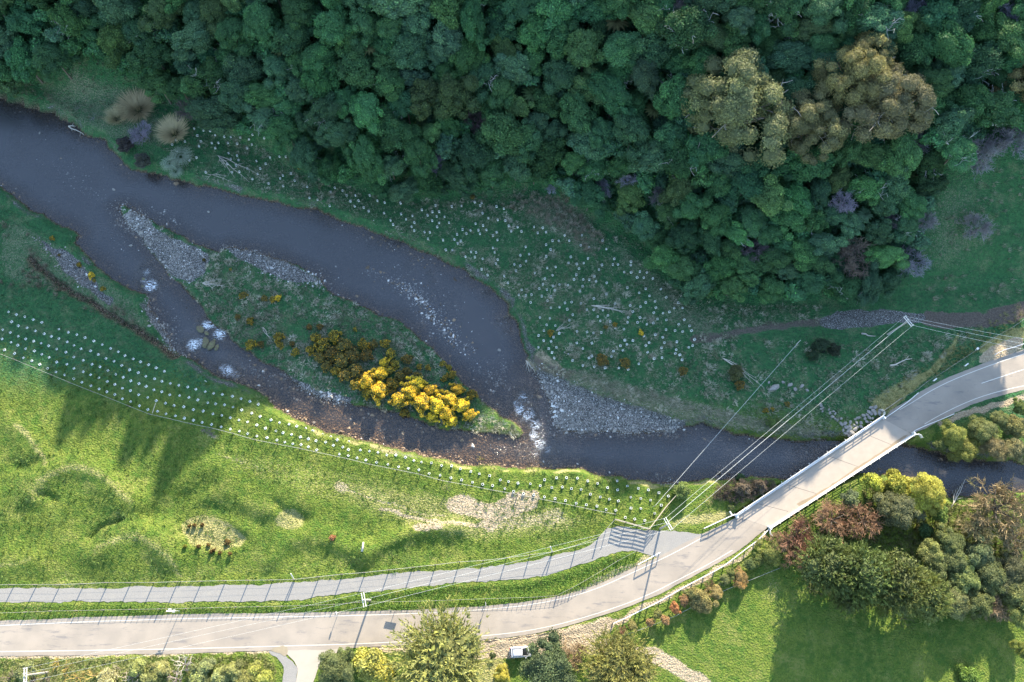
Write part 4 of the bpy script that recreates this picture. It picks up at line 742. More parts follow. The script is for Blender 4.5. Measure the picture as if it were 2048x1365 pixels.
# ------------------------------------------------------------------ gorse, flax, rushes and shrubs along the river
def gorse(px, py, r, lvl, place):
    r *= (1.18, 1.05, 1.0)[lvl]
    plant('gorse_bush', px, py, r*.094, r*.094*.42, GORSE[lvl], [(1, 1, 1), (1, .92, .8), (1.15, .85, .8)][lvl], uniq(f"{['gorse bush thick with yellow blossom', 'gorse bush half in yellow blossom', 'dark gorse bush flecked with blossom'][lvl]} {place}"), 'gorse', 'gorse bushes in flower', trunk=False, zr=r*.094*1.05)
def isl_place(px, py):
    s = 'near the island tip' if px > 890 else 'in the downstream island thicket' if px > 780 else 'in the middle island thicket' if px > 690 else 'in the upstream island thicket' if px > 600 else 'alone in island grass'
    return s + (', by the main channel' if py < 560+.42*(px-500) else ', by the side channel' if py > 640+.55*(px-560) else '')
for px, py, r, l in [(735,765,22,0),(762,748,20,0),(758,782,24,0),(785,768,18,1),(800,800,22,0),(822,785,22,0),(845,805,24,0),(835,768,20,0),(862,782,18,0),(875,812,24,0),(900,800,20,0),(893,828,20,0),(915,780,16,0),(925,812,20,0),(938,830,16,0),(905,842,14,0),(942,790,14,1),(712,772,16,1),(732,790,13,1),(865,835,14,0),(808,826,12,1),(780,742,13,1),(768,726,13,0),
        (648,690,20,1),(668,676,18,1),(632,676,15,1),(690,692,22,2),(706,712,22,2),(684,722,22,2),(664,706,20,2),(712,740,20,2),(690,750,18,2),(732,712,18,2),(728,692,16,1),(654,732,15,2),(672,742,14,1),(640,716,16,2),(620,700,12,1),(800,752,16,2),(782,708,15,1),(772,688,13,1),(790,728,12,1),(748,690,12,2),(815,720,14,2),(838,735,8,1),(856,737,8,1),(885,728,9,1),(898,735,8,1),(905,750,12,1),(890,757,9,1),(812,742,12,2),(832,752,12,2),
        (545,600,9,1),(556,597,9,0),(528,598,9,2),(487,590,10,2),(500,644,10,1),(476,634,8,2),(500,690,14,1),(522,688,9,2),(556,676,14,1),(560,690,10,1),(592,704,11,1),(585,688,8,2),(640,655,9,2),(710,660,6,1),(482,592,7,1),(461,540,4,1),(408,520,5,2),(618,655,8,2)]: gorse(px, py, r, l, isl_place(px, py))
for px, py, r, l, pl in [(158,531,7,1,'topmost on the left pebble strip'),(183,551,9,0,'second down the pebble strip left of the side channel'),(188,561,5,1,'tiny, beside the second on the pebble strip'),(205,578,7,1,'lowest on the left pebble strip'),(104,478,7,1,'at the top of the left bank'),(118,511,4,2,'small, above the pebble strip'),
        (1282,667,7,0,'alone among the far bank guards'),(1100,667,9,1,'left of the others among the far bank guards'),(1212,655,6,2,'left of a pair among the far bank guards'),(1229,651,7,1,'right of a pair among the far bank guards'),(1204,722,16,2,'left of two olive ones above the rank grass'),(1251,725,14,2,'right of two olive ones above the rank grass'),(1530,821,7,1,'orange, near the lower bank by the wires'),(1545,818,5,1,'small, right of the orange one'),(1478,770,13,2,'olive, under the telephone cable'),(1365,742,12,2,'olive, on the bank left of the cable'),(1575,808,7,2,'small, below the boulders'),(1140,398,3,1,'tiny, at the forest foot'),(1290,330,6,2,'small, in the lower forest'),(945,395,7,2,'under the forest edge in the centre'),(930,330,10,2,'yellow flecked, in the forest foot'),(948,300,12,2,'larger yellow flecked, in the forest foot'),(1360,452,11,2,'yellow flecked, by the bright grass bay'),(600,337,5,1,'small, at the end of the forest edge'),(8,172,9,2,'at the left edge above the river')]:
    gorse(px, py, r, l, pl)
def tuft_thing(kind, px, py, r, h, lab, c0, c1, n=420, lean=(0, 0), cat='grass clump', group=None, width=.07):
    b = at(px, py, h*.4); q = np.random.default_rng(int(px*7+py)); V, c = blades_data(np.zeros(1), np.zeros(1), np.zeros(1), q, n, np.array([h]), np.array([r*1.15]), lean, width, c0, c1)
    o = link(kind, raw_mesh(kind, V, np.arange(len(V), dtype=np.int32).reshape(-1, 3), tint=c, mats=[M['leaf']]), None, b); tag(o, lab, cat, group); return o
tuft_thing('tussock', 272, 214, 3.6, 1.6, 'large tawny tussock fanned out by the river bend', (.36, .30, .15), (.62, .52, .31), 1100, group='big tawny tussocks')
tuft_thing('tussock', 345, 262, 3.0, 1.5, 'second tawny tussock, right of the purple bush', (.36, .30, .15), (.60, .50, .30), 900, group='big tawny tussocks')
tuft_thing('tussock', 232, 232, 2.2, 1.2, 'smaller tawny tussock left of the large fanned one', (.34, .30, .16), (.56, .48, .30), 500, group='big tawny tussocks')
FLAX = frond_mesh('flax_leaves', 500, 46, (1, 1, 1), .9, 5, .035)
for px, py, r, lab in [(362,315,3.0,'spiky grey green flax with radiating leaves on the river edge, right hand one'),(340,328,2.2,'smaller spiky flax hanging over the water, left hand one'),(352,345,1.8,'low flax clump at the water line under the spiky ones')]:
    plant('flax_plant', px, py, r, .9, FLAX, (.20, .25, .17), lab, 'flax', 'flax by the river', trunk=False, crown='leaves')
SH = []
def shrub(px, py, rp, col, lab, mesh=None, h=None, cat='shrub', kind='shrub', group='shrubs', sc=.092, trunk=False, zr=None, sxy=1.0, limbs=False):
    r = rp*sc; plant(kind, px, py, r, h if h is not None else r*.6, mesh or random.choice(SMALL), col, uniq(lab), cat, group, zr=zr, trunk=trunk, sxy=sxy, limbs=limbs)
BRN, DK, OL, TAN, GRN = (.15, .11, .075), (.035, .055, .028), (.085, .12, .035), (.24, .20, .11), (.06, .12, .035)
G_ = 'riverside shrubs'
for px, py, rp, col, lab, tw in [(1640,690,20,(.03,.055,.03),'dark rounded shrub in the grass below the track',0),(1668,700,16,(.035,.05,.03),'dark low shrub right of the rounded one below the track',0),(1625,712,14,(.03,.06,.03),'dark shrub touching the rounded one from below',0),(1432,712,16,BRN,'brown twiggy shrub at the head of the fallen branches',1),(1472,745,18,(.075,.08,.035),'olive shrub at the foot of the fallen branches',0),
        (1545,845,14,(.10,.15,.05),'light green rounded shrub on the bank between the wires',0),(1020,612,10,(.22,.19,.13),'tan tuft overhanging the cut bank',1),(1012,633,9,(.20,.18,.12),'tan tuft just below the other on the cut bank',1),(1130,640,20,(.17,.15,.11),'thin grey brown scrub among the far bank guards',1),(1160,618,18,(.16,.15,.10),'pale wispy scrub above the others among the guards',1),
        (1090,610,16,(.19,.17,.12),'pale scrub right of the bank tuft',1),(640,370,18,(.16,.14,.10),'wispy scrub at the forest edge over the plantings',1),(668,385,16,(.16,.14,.10),'wispy scrub right of its twin over the plantings',1),(575,318,14,(.09,.08,.075),'dark scrub by the upper plantings',1),(155,215,11,(.17,.17,.15),'grey twiggy weed near the driftwood',1),(185,235,13,(.19,.19,.19),'pale grey twiggy weed above the driftwood',1),(50,185,14,(.13,.12,.08),'brown scrub on the bank at the left edge',1),
        (95,190,10,(.16,.13,.09),'brown scrub at the water left of the driftwood',1),(110,130,20,(.10,.09,.07),'dim brown scrub on the left slope',1),(150,100,22,(.09,.085,.07),'dim scrub higher on the left slope',1),(75,110,24,(.07,.08,.06),'dim grey green scrub near the left edge',0),(250,290,22,(.055,.05,.05),'dark shrub drooping to the river edge',0),(285,322,22,(.06,.065,.055),'lower dark shrub touching the water',0),(262,268,15,(.13,.11,.12),'dull purple shrub on top of the drooping ones',1),
        (1610,890,6,(.12,.10,.07),'tiny brown weed at the water by the bridge',1),(893,975,13,(.17,.135,.09),'leaning brown shrub by the bare dirt',1)]:
    shrub(px, py, rp, col, lab, random.choice(SPRAY) if tw else None, group=G_, trunk=(px == 893), h=(1.4 if px == 893 else None))
for px, py, rp in [(1448,980,17),(1466,972,16),(1484,976,18),(1504,970,18),(1522,972,16),(1540,968,14),(1456,994,14),(1476,994,16),(1496,990,15),(1514,984,13),(1436,992,12)]: shrub(px, py, rp, (.13,.10,.075), 'dark brown bramble bush ' + ('against the bridge side' if px > 1525 else 'under the power wires' if px < 1485 else 'midway along the south bank by the bridge'), random.choice(BARE+SMALL[:1]), group='brambles left of the bridge')
shrub(1364, 982, 19, (.14,.18,.055), 'round green bush at the top end of the rail fence', group=G_); shrub(1420, 1000, 16, (.26,.20,.10), 'tan bush between the wires and the brambles', SPRAY[0], group=G_); shrub(1400, 1018, 12, (.22,.19,.09), 'low tan weed beneath the tan bush', SPRAY[1], group=G_); shrub(1480, 955, 10, (.06,.10,.04), 'small green bush at the water under the wires', group=G_); shrub(1462,1015,8,(.12,.14,.05),'low weed against the bridge end', group=G_)
shrub(963, 918, 11, (.26,.24,.06), 'yellow green twiggy willow sprout at the water edge', SPRAY[1], group=G_); shrub(1300, 948, 0.1+7, (.16,.11,.06), 'small brown weed on the south water edge', SPRAY[0], group=G_)
for px, py in [(379,1052),(389,1051),(405,1050),(370,1093),(397,1093),(417,1090),(455,1085),(422,1104),(428,1100),(440,1106),(460,1108),(1420,1078)][:11]: shrub(px, py, 4.6 if px != 455 else 7, (.15,.10,.035) if px != 370 else (.16,.16,.03), 'knee high rust brown bush in the ' + ('top row of the shallow pit' if py < 1060 else 'lower part of the shallow pit' if px > 410 else 'lower left of the shallow pit') + (', largest' if px == 455 else ''), group='small rusty bushes in the pit', cat='small bush', zr=.7, h=.4)
shrub(665, 1076, 7.5, (.36,.18,.09), 'orange brown bush alone in the paddock', group='paddock bushes', zr=.7, h=.4)
# south side and corner plantings
N_ = 'trees and bushes by the lay-by'
BT = 'belt of trees in the lower right corner'
def near_tree(px, py, rp, col, mesh, lab, h, kind='tree', cat='tree', zr=None, group=BT, sxy=1.0): plant(kind, px, py, rp*.091, h, mesh, col, uniq(lab), cat, group, zr=zr, sxy=sxy, limbs=(rp > 40))
FW = (.16,.19,.05)
near_tree(882,1318,98,(.20,.20,.062),FEATH[0],'wide feathery willow like tree on the verge left of the car',4.2,zr=5.2,group=N_); near_tree(1232,1338,72,(.21,.21,.06),FEATH[1],'feathery olive tree right of the car, by the dirt lane',4.0,zr=4.8,group=N_)
near_tree(1097,1340,62,(.075,.11,.048),FINE[0],'dense grey green tree leaning over the parked car',3.8,group=N_,zr=4.6); near_tree(1120,1292,34,(.36,.27,.14),SPRAY[0],'straw coloured dry bush behind the parked car',1.6,'shrub','shrub',group=N_); near_tree(1150,1310,30,(.30,.22,.12),BARE[1],'brown dry bush between the two trees by the car',1.5,'shrub','shrub',group=N_)
near_tree(672,1338,40,(.12,.14,.055),FINE[1],'green bush at the right side of the concrete driveway',2.6,'shrub','shrub',group=N_); near_tree(690,1312,18,(.13,.16,.06),SMALL[0],'small upright green bush on top of the driveway one',2.4,'shrub','shrub',group=N_)
near_tree(742,1330,36,(.30,.30,.08),SMALL[1],'pale yellow green bush on the verge',1.3,'shrub','shrub',group=N_); near_tree(765,1350,30,(.36,.33,.07),SMALL[2],'yellow bush beneath the pale one',1.2,'shrub','shrub',group=N_); near_tree(1003,1350,20,(.42,.40,.07),FINE[1],'bright yellow bush below the car',.8,'shrub','shrub',group=N_)
near_tree(985,1312,7,(.06,.09,.035),SMALL[0],'small dark weed behind the car',.5,'shrub','shrub',group=N_)
hb = [(14,1350,30,(.16,.15,.08),1),(52,1338,26,(.14,.17,.06),0),(90,1352,30,(.12,.11,.06),1),(130,1330,22,(.34,.27,.06),1),(150,1350,24,(.36,.27,.06),1),(112,1318,20,(.36,.28,.06),1),(185,1345,28,(.36,.30,.07),1),(215,1352,26,(.22,.22,.10),0),(232,1330,20,(.26,.25,.13),1),(262,1350,28,(.30,.27,.18),1),(275,1328,22,(.20,.23,.07),0),(305,1350,26,(.16,.19,.06),0),(322,1330,22,(.24,.26,.09),0),(350,1352,28,(.30,.26,.20),1),(395,1348,30,(.14,.17,.06),0),(412,1328,24,(.15,.18,.07),0),(440,1352,26,(.17,.20,.07),0),(468,1335,26,(.19,.22,.07),0),(490,1355,26,(.18,.20,.06),0),(510,1335,22,(.22,.25,.06),0),(530,1350,20,(.25,.28,.06),0),(372,1325,20,(.26,.22,.16),1),(62,1358,26,(.14,.10,.07),1)]
for px, py, rp, col, tw in hb: near_tree(px, py+7, rp*.82, tuple(np.array(col)*(1.35, 1.25, 1.5)), random.choice(SPRAY if tw else SMALL), ('yellow flowering' if col[0] > .35 else 'bare twiggy' if tw else 'leafy green') + ' bush in the verge hedge ' + ('at the left corner' if px < 100 else 'by the utility pole' if px < 240 else 'midway to the driveway' if px < 400 else 'next to the driveway') + (', back row' if py < 1340 else ', front row'), 1.0, 'shrub', 'shrub', group='verge hedge along the bottom left')
near_tree(365,1330,24,(.55,.50,.42),SPRAY[0],'bleached bare bush standing out of the verge hedge',2.4,'shrub','shrub',group='verge hedge along the bottom left')
for a in [(1655,1128,62,(0.119,0.150,0.049),PINE[0],'dark pine, leftmost of the row by the paddock',5.5),(1722,1150,66,(0.112,0.150,0.048),PINE[1],'dark pine, second from the left in the row',6.5),(1790,1168,66,(0.126,0.155,0.049),PINE[0],'dark pine, third from the left in the row',6.0),(1850,1190,52,(0.140,0.162,0.049),PINE[1],'dark pine at the right end of the row',5.0),(1700,1185,44,(0.097,0.123,0.041),PINE[0],'low dark pine in front of the row',3.2)]: near_tree(*a, kind='pine_tree', cat='pine tree', zr=a[2]*.1)
for a in [(1600,1072,46,(.30,.17,.10),'red brown leafless thicket nearest the bridge end'),(1668,1040,46,(.30,.175,.105),'red brown leafless thicket in the middle of three'),(1730,1042,42,(.29,.17,.10),'red brown leafless thicket behind the dark pines'),(1598,1112,30,(.33,.19,.11),'rusty leafless bush left of the dark pines'),(1560,1085,24,(.27,.18,.10),'rusty leafless bush beside the bridge end post')]: near_tree(a[0],a[1],a[2],a[3],random.choice(BARE),a[4],2.6,'shrub','shrub')
for a in [(1700,998,20,(.14,.17,.085),SMALL[0],'grey green bush at the bridge side',2.0),(1795,1020,46,(.11,.115,.055),FINE[2],'mottled olive tree under the yellow willow',3.2),(1858,985,40,(.40,.40,.075),FINE[0],'brilliant yellow willow by the water',4.2),(1835,1005,26,(.38,.37,.07),SMALL[1],'lower yellow willow shoot left of the brilliant one',3.4),(1795,968,32,(.32,.33,.055),SMALL[2],'yellow olive bush left of the brilliant willow',2.4),(1745,966,24,(.34,.35,.06),SMALL[3],'yellow bush nearest the bridge',2.2),(1878,1028,20,(.14,.20,.05),SMALL[0],'green bush beneath the brilliant willow',2),
          (1850,1062,18,(.06,.11,.04),SMALL[2],'low green bush in the hollow behind the pines',1.2)]: near_tree(a[0],a[1],a[2],a[3],a[4],a[5],a[6],'tree' if a[2] > 30 else 'shrub','tree' if a[2] > 30 else 'shrub')
for a in [(2000,1015,66,(.32,.25,.12),BARE[0],'huge tan leafless willow at the right edge',5.0),(1958,1060,46,(.30,.26,.12),BARE[1],'tan leafless willow in front of the huge one',3.6),(2035,1075,44,(.30,.235,.12),BARE[2],'tan leafless willow low at the right edge',3.6),(1945,965,16,(.26,.23,.09),SPRAY[0],'wisp of willow branch bending over the river',3.5)]: near_tree(*a)
for a in [(1898,1085,34,(.13,.155,.055)),(1862,1112,32,(.18,.195,.07)),(1905,1125,36,(.12,.145,.055)),(1955,1110,36,(.10,.125,.06)),(1925,1160,40,(.16,.19,.065)),(1975,1150,40,(.12,.15,.06)),(2025,1135,34,(.13,.14,.07)),(1905,1200,34,(.16,.17,.07)),(1955,1205,36,(.14,.17,.06)),(2030,1190,36,(.16,.18,.07)),(1870,1150,30,(.10,.12,.05)),(2040,1235,26,(.18,.20,.06)),(2015,1165,26,(.10,.115,.06)),(2046,1300,22,(.18,.22,.05))]:
    near_tree(*a, random.choice(FINE+BROAD), ('pale' if a[3][0] > .15 else 'dark') + ' olive tree in corner belt, ' + ('beside the pines' if a[0] < 1890 else 'in the middle' if a[0] < 1965 else 'toward the right edge') + (' on the river side' if a[1] < 1140 else ' on the paddock side'), 3.4)
near_tree(1990,1215,30,(.30,.22,.13),BARE[1],'beige leafless tree at the paddock edge of the belt',3.0); near_tree(1930,1150,18,(.36,.25,.16),BARE[0],'small pinkish leafless bush among the olive trees',3.6,'shrub','shrub'); near_tree(1812,1238,28,(.11,.12,.045),SPRAY[0],'round brown bush standing in the pines shadow',1.6,'shrub','shrub'); near_tree(1762,1228,13,(.18,.22,.05),SMALL[1],'small bright bush standing in the pines shadow',1.8,'shrub','shrub'); near_tree(1935,1350,24,(.12,.20,.04),SMALL[2],'green bush at the bottom edge near the corner',.8,'shrub','shrub')
RC = 'bushes between road and river on the right'
for a in [(1905,872,30,(.21,.22,.055),'yellow green bush closest to the bridge on the right bank'),(1928,900,30,(.20,.21,.06),'yellow green bush dipping to the river on the right bank'),(1965,862,34,(.15,.165,.06),'olive bush in the middle of the right bank clump'),(1998,842,26,(.14,.16,.06),'olive bush below the road edge on the right bank'),(1985,895,30,(.24,.21,.10),'sandy bush low on the right bank'),(2030,855,32,(.18,.175,.07),'olive tree at the right edge under the road'),(2030,900,30,(.20,.185,.09),'sandy bush at the right edge by the river'),(2040,815,20,(.13,.17,.05),'green bush at the right edge just off the road'),(1880,890,14,(.12,.15,.05),'small olive bush under the guard rail end')]:
    near_tree(a[0],a[1],a[2],a[3],random.choice(FINE+BROAD),a[4],2.2,'shrub','shrub',group=RC)
SR = 'bushes below the white sight rail'
for a in [(1245,1262,10,(.30,.17,.10),'reddish weedy bush at the start of the sight rail'),(1265,1252,11,(.22,.20,.08),'olive weed second along the sight rail'),(1315,1228,11,(.18,.19,.07),'green weed between two rusty bushes'),(1368,1200,12,(.28,.18,.09),'russet weed tucked behind the sandy bush'),(1500,1128,14,(.11,.14,.05),'dark green bush between the tan and yellow green ones'),(1462,1148,12,(.13,.15,.05),'small olive bush beside the tan one'),(1420,1172,13,(.26,.19,.09),'bronze weed under the sight rail'),(1540,1104,27,(.20,.215,.06),'yellow green bush at the upper end of the sight rail'),(1568,1092,18,(.13,.14,.06),'olive bush beside the yellow green one'),(1480,1152,17,(.30,.21,.09),'tan bush halfway up the sight rail'),(1478,1166,14,(.36,.22,.09),'orange tan bush touching it from below'),(1403,1203,30,(.24,.225,.09),'big sandy bush near the lower end of the sight rail'),(1385,1190,16,(.18,.18,.07),'olive bush left of the big sandy one'),(1430,1185,18,(.27,.21,.09),'sandy bush right of the big sandy one'),(1350,1217,13,(.40,.22,.09),'rusty orange bush by the sight rail'),(1330,1240,11,(.34,.22,.11),'small rusty bush left of the orange one'),(1300,1245,10,(.30,.20,.10),'low brown bush near the start of the sight rail'),(1515,1120,15,(.12,.16,.05),'green bush below the upper sight rail'),(1450,1160,14,(.14,.15,.06),'dark bush behind the sight rail posts')]:
    near_tree(a[0],a[1],a[2],a[3],random.choice(FINE+BARE[:1]+BROAD[:2]),a[4],1.2,'shrub','shrub',group=SR)

# ------------------------------------------------------------------ grass, rushes and pebbles (masses)
ra = np.random.default_rng(3)
def land_ok(p, lo=.5): return p[(samp(sdw_out, p[:, 0], p[:, 1]) > lo) & (samp(dFlat, p[:, 0], p[:, 1]) > .35) & (samp(grav_land, p[:, 0], p[:, 1]) > .3)]
fb = lambda x, y: np.clip((fbm(x, y, 5, 131, 3)-.35)*3, 0, 1)
stuff_blades('rank_grass', 'pale tussocky rank grass covering the gorse island', land_ok(scatter(ISLAND, .62, ra, WL, lambda x, y: .25+.6*fb(x, y))), 17, .38, .5, (.3, -.1), .048, (.055, .11, .05), (.38, .36, .26))
FARB = [(330,300),(450,245),(600,345),(830,405),(1060,380),(1200,450),(1290,500),(1340,580),(1430,610),(1640,612),(1640,640),(1400,665),(1640,690),(1800,680),(1960,650),(1880,720),(1760,800),(1690,870),(1520,868),(1370,845),(1200,800),(1090,740),(1050,660),(1020,600),(960,550),(860,500),(700,430),(560,390),(440,365),(370,350)]
stuff_blades('far_bank_grass', 'mixed green and straw grass on the far bank', land_ok(scatter(FARB, .68, ra, 0, lambda x, y: .25+.8*fb(x, y))), 15, .38, .45, (.25, -.2), .045, (.04, .10, .045), (.34, .33, .22))
stuff_blades('flattened_grass', 'combed straw coloured grass behind the shingle bar', land_ok(scatter([(1085,735),(1160,742),(1330,790),(1480,830),(1640,860),(1640,875),(1440,850),(1370,845),(1220,800),(1120,762)], .42, ra, 0)), 14, .25, .5, (1.3, -.6), .035, (.10, .13, .07), (.42, .38, .27))
stuff_blades('brown_rushes', 'brown rushes at the forest foot', land_ok(scatter([(1060,395),(1130,390),(1180,450),(1210,480),(1190,520),(1130,470),(1060,430),(1010,420)], 1.0, ra, 0)), 40, .75, .6, (.1, 0), .03, (.14, .12, .08), (.38, .31, .24), 2)
stuff_blades('bank_rushes', 'brown rushes lining the small creek on the left bank', land_ok(scatter([(0,440),(60,470),(100,540),(240,610),(300,660),(270,660),(210,640),(130,600),(60,575),(0,570)], 1.15, ra, 0, lambda x, y: fb(x, y)), .2), 40, .6, .6, (0, 0), .03, (.09, .10, .06), (.30, .24, .18), 3)
stuff_blades('slope_rushes', 'straw tufts on the right grass slope', scatter([(1860,420),(2048,350),(2100,600),(1850,600)], 1.5, ra, 0, lambda x, y: .7*fb(x, y)), 30, .5, .6, (.3, -.2), .035, (.05, .11, .05), (.40, .33, .26), 4)
stuff_blades('slope_grass', 'rank growth on the bare slope above the river bend', scatter([(0,150),(180,110),(380,230),(430,260),(330,300),(220,260),(60,200)], 1.0, ra, 0, lambda x, y: .3+.6*fb(x, y)), 24, .45, .5, (.2, -.3), .035, (.05, .12, .06), (.33, .30, .20), 5)
PAD = [(-60,640),(60,680),(160,720),(330,720),(520,800),(700,880),(860,920),(1020,940),(1200,955),(1360,975),(1310,1050),(1210,1040),(1190,1075),(1100,1100),(840,1140),(560,1165),(-60,1170)]
stuff_blades('paddock_grass', 'short tufty grass of the sunlit paddock', land_ok(scatter(PAD, .38, ra, 0, lambda x, y: .25+.75*fb(x, y)), .3), 6, .17, .2, (0, 0), .045, (.05, .12, .015), (.22, .27, .06), 6)
stuff_blades('left_flat_grass', 'dark lush grass on the shaded river flat', land_ok(scatter([(-60,380),(60,440),(200,560),(300,640),(400,740),(520,800),(330,720),(160,720),(60,690),(-60,650)], .5, ra, 0, lambda x, y: .4+.5*fb(x, y)), .3), 8, .22, .26, (0, 0), .045, (.02, .09, .035), (.12, .18, .08), 7)  # blades darkened to match the painted shade green of the ground
stuff_blades('verge_grass', 'long green grass between the gravel path and the road', land_ok(scatter([(-60,1206),(560,1206),(900,1170),(1060,1164),(1230,1110),(1290,1105),(1270,1130),(1130,1195),(1000,1212),(700,1228),(-60,1248)], .34, ra, 0), .3), 9, .26, .2, (.1, -.2), .04, (.07, .17, .03), (.20, .30, .06), 8)
stuff_blades('corner_grass', 'short grass of the lower right paddock', scatter([(1160,1290),(1480,1180),(2100,1200),(2100,1420),(1160,1420)], .42, ra, 0, lambda x, y: .35+.5*fb(x, y)), 5, .12, .16, (0, 0), .035, (.06, .14, .022), (.17, .23, .05), 9)
stuff_blades('bank_grass', 'straw and green grass overhanging the near river bank', land_ok(scatter([(520,790),(640,840),(820,898),(1010,928),(1190,940),(1370,958),(1360,975),(1180,965),(1000,945),(800,915),(620,860),(515,805)], .42, ra, -1, lambda x, y: fb(x, y)), .15), 12, .32, .34, (0, .5), .045, (.08, .15, .03), (.42, .37, .18), 10)
stuff_blades('roadside_weeds', 'sunlit weeds on the bank above the bridge', land_ok(scatter([(1740,835),(1735,800),(1800,755),(1850,735),(1900,690),(1960,650),(2048,605),(2048,660),(1950,705),(1860,760),(1800,800),(1765,830)], .5, ra, 0, lambda x, y: .3+.7*fb(x, y)), .2), 16, .4, .4, (.1, -.1), .035, (.10, .15, .04), (.36, .31, .15), 11)
stuff_blades('hedge_grass', 'weeds at the foot of the verge hedge and lay-by', land_ok(scatter([(-60,1318),(540,1308),(560,1345),(560,1420),(-60,1420)], .5, ra, 0)), 14, .35, .35, (0, 0), .04, (.10, .15, .04), (.34, .31, .14), 12)
stuff_blades('brambles_floor', 'undergrowth beneath the corner trees', land_ok(scatter([(1560,1060),(1680,1000),(1760,960),(1900,1010),(2060,990),(2060,1240),(1960,1240),(1840,1230),(1620,1190)], .8, ra, 0)), 16, .7, .6, (0, 0), .06, (.07, .10, .035), (.22, .20, .09), 13)
wp = land_ok(scatter(PAD, 1.25, ra, 0, lambda x, y: .75*(fbm(x, y, 7, 181, 3) > .5)), .5)
stuff_blades('paddock_weeds', 'darker rank clumps dotted over the sunlit paddock', wp, 22, .26, .42, (0, 0), .05, (.03, .09, .015), (.16, .22, .05), 21)
stuff_blades('pale_tufts', 'bleached dead grass tufts on the far bank and island', land_ok(np.vstack([scatter(FARB, 1.7, ra, 0, lambda x, y: .9*(fbm(x, y, 6, 191, 3) > .47)), scatter(ISLAND, 1.5, ra, WL, lambda x, y: .95*(fbm(x, y, 4, 195, 3) > .42))])), 34, .42, .75, (.3, -.15), .05, (.16, .17, .10), (.62, .58, .44), 22)
# pebbles
def pebbles(name, label, pts, size, c0, c1, zoff=.0, white=.06, seed=1, water=False):
    r = np.random.default_rng(seed); iv, ff = (np.array([(1,0,0),(-1,0,0),(0,1,0),(0,-1,0),(0,0,1),(.4,.4,.75),(-.5,.3,.7)], float), np.array([(0,2,5),(2,4,5),(4,0,5),(2,1,6),(1,4,6),(4,2,6),(1,3,4),(3,0,4)])); n = len(pts)
    s = size*np.exp(r.normal(size=n)*.48); z = hgt(pts[:, 0], pts[:, 1]); z = np.where(z < WL-.02, np.maximum(z, WL-.25*s), z) if water else z
    V = iv[None]*(s[:, None]*np.stack([.5+.25*r.random(n), .4+.2*r.random(n), .3+.2*r.random(n)], -1))[:, None]; V = V*(.85+.3*r.random(V.shape)); a = r.random(n)*6.28; co, si = np.cos(a)[:, None], np.sin(a)[:, None]
    V = np.stack([V[..., 0]*co-V[..., 1]*si, V[..., 0]*si+V[..., 1]*co, V[..., 2]], -1) + np.c_[pts, z+zoff-s*.08][:, None]; t = r.random(n)[:, None]**1.3; c = np.array(c0)*(1-t)+np.array(c1)*t; w = r.random(n) < white; c[w] = (.70, .68, .64)
    F = (ff[None]+np.arange(n)[:, None, None]*7).reshape(-1, 3); o = link(name, raw_mesh(name, V.reshape(-1, 3), F, tint=np.repeat(c, 7, 0), mats=[M['stone']])); tag(o, label, kind='stuff')
def bar(idx, grow, sp, dmax=.95):
    q = P([(0, 0)]); g = gp[idx]; lo = g.min(0)-grow; hi = g.max(0)+grow; x, y = np.meshgrid(np.arange(lo[0], hi[0], sp), np.arange(lo[1], hi[1], sp)); x = x.ravel()+(rp_.random(x.size)-.5)*sp*1.8; y = y.ravel()+(rp_.random(y.size)-.5)*sp*1.8
    dd = samp(gd[idx], x, y) + (fbm(x, y, 1.6, 161, 3)-.5)*2.2; k_ = rp_.random(len(x)) < dmax*sstep(grow*.55, -.9, dd)*(.55+.6*(fbm(x, y, 2.6, 165, 2) > .42)); return np.stack([x[k_], y[k_]], -1)
rp_ = np.random.default_rng(8); A0, A1 = (.16, .15, .132), (.41, .382, .335)
pebbles('shingle', 'grey shingle bar below the far bank', bar(5, 2.6, .21), .19, A0, A1, seed=2, water=True)
pebbles('island_shingle', 'grey pebbles at the head of the island', bar(0, 2.4, .21), .19, A0, A1, seed=3, water=True)
pebbles('island_edge_stones', 'grey pebbles along the main channel side of the island', np.vstack([bar(1, 2.4, .28), bar(6, 1.6, .26)]), .21, A0, A1, seed=4, water=True)
pebbles('left_bank_shingle', 'pebble strips on the left bank', np.vstack([bar(3, 2.0, .28, .8), bar(4, 1.8, .27), bar(7, 1.2, .3)]), .21, A0, A1, seed=5, water=True)
pebbles('midstream_stones', 'line of pale pebbles breaking the surface in mid channel', np.vstack([bar(2, 2.6, .27, .75), scatter(G9, .6, rp_, WL, lambda x, y: .4+0*x)]), .27, (.22, .21, .2), (.45, .43, .4), seed=6, water=True, white=.2)
def near_px(cx, cy, sx, sy, n, rot=0): q = np.random.default_rng(int(cx)); a = q.normal(size=(n, 2))*[sx, sy]; c, s = math.cos(rot), math.sin(rot); return P([(cx+u*c-v*s, cy+u*s+v*c) for u, v in a], WL)
pebbles('scattered_stones', 'odd pale stones dotted through the shallows', np.vstack([near_px(150,355,45,16,130,.65), near_px(190,390,25,8,50,.6), near_px(262,440,22,16,140,.6), near_px(245,450,12,25,90,0), near_px(800,540,60,25,120,.5), near_px(1005,735,6,14,60), near_px(970,745,20,10,70,.4), near_px(990,765,12,8,40), near_px(1110,815,8,40,160,.2), near_px(640,555,20,12,70,.4), near_px(900,640,50,22,90,.9), near_px(660,795,25,6,80,.3), near_px(520,745,22,6,60,.4), near_px(340,640,14,40,110,-.5), near_px(560,540,60,12,80,.35), near_px(1640,905,20,8,30), near_px(330,430,25,6,50,.4)]), .24, (.3, .29, .27), (.55, .53, .5), seed=7, water=True, white=.3)
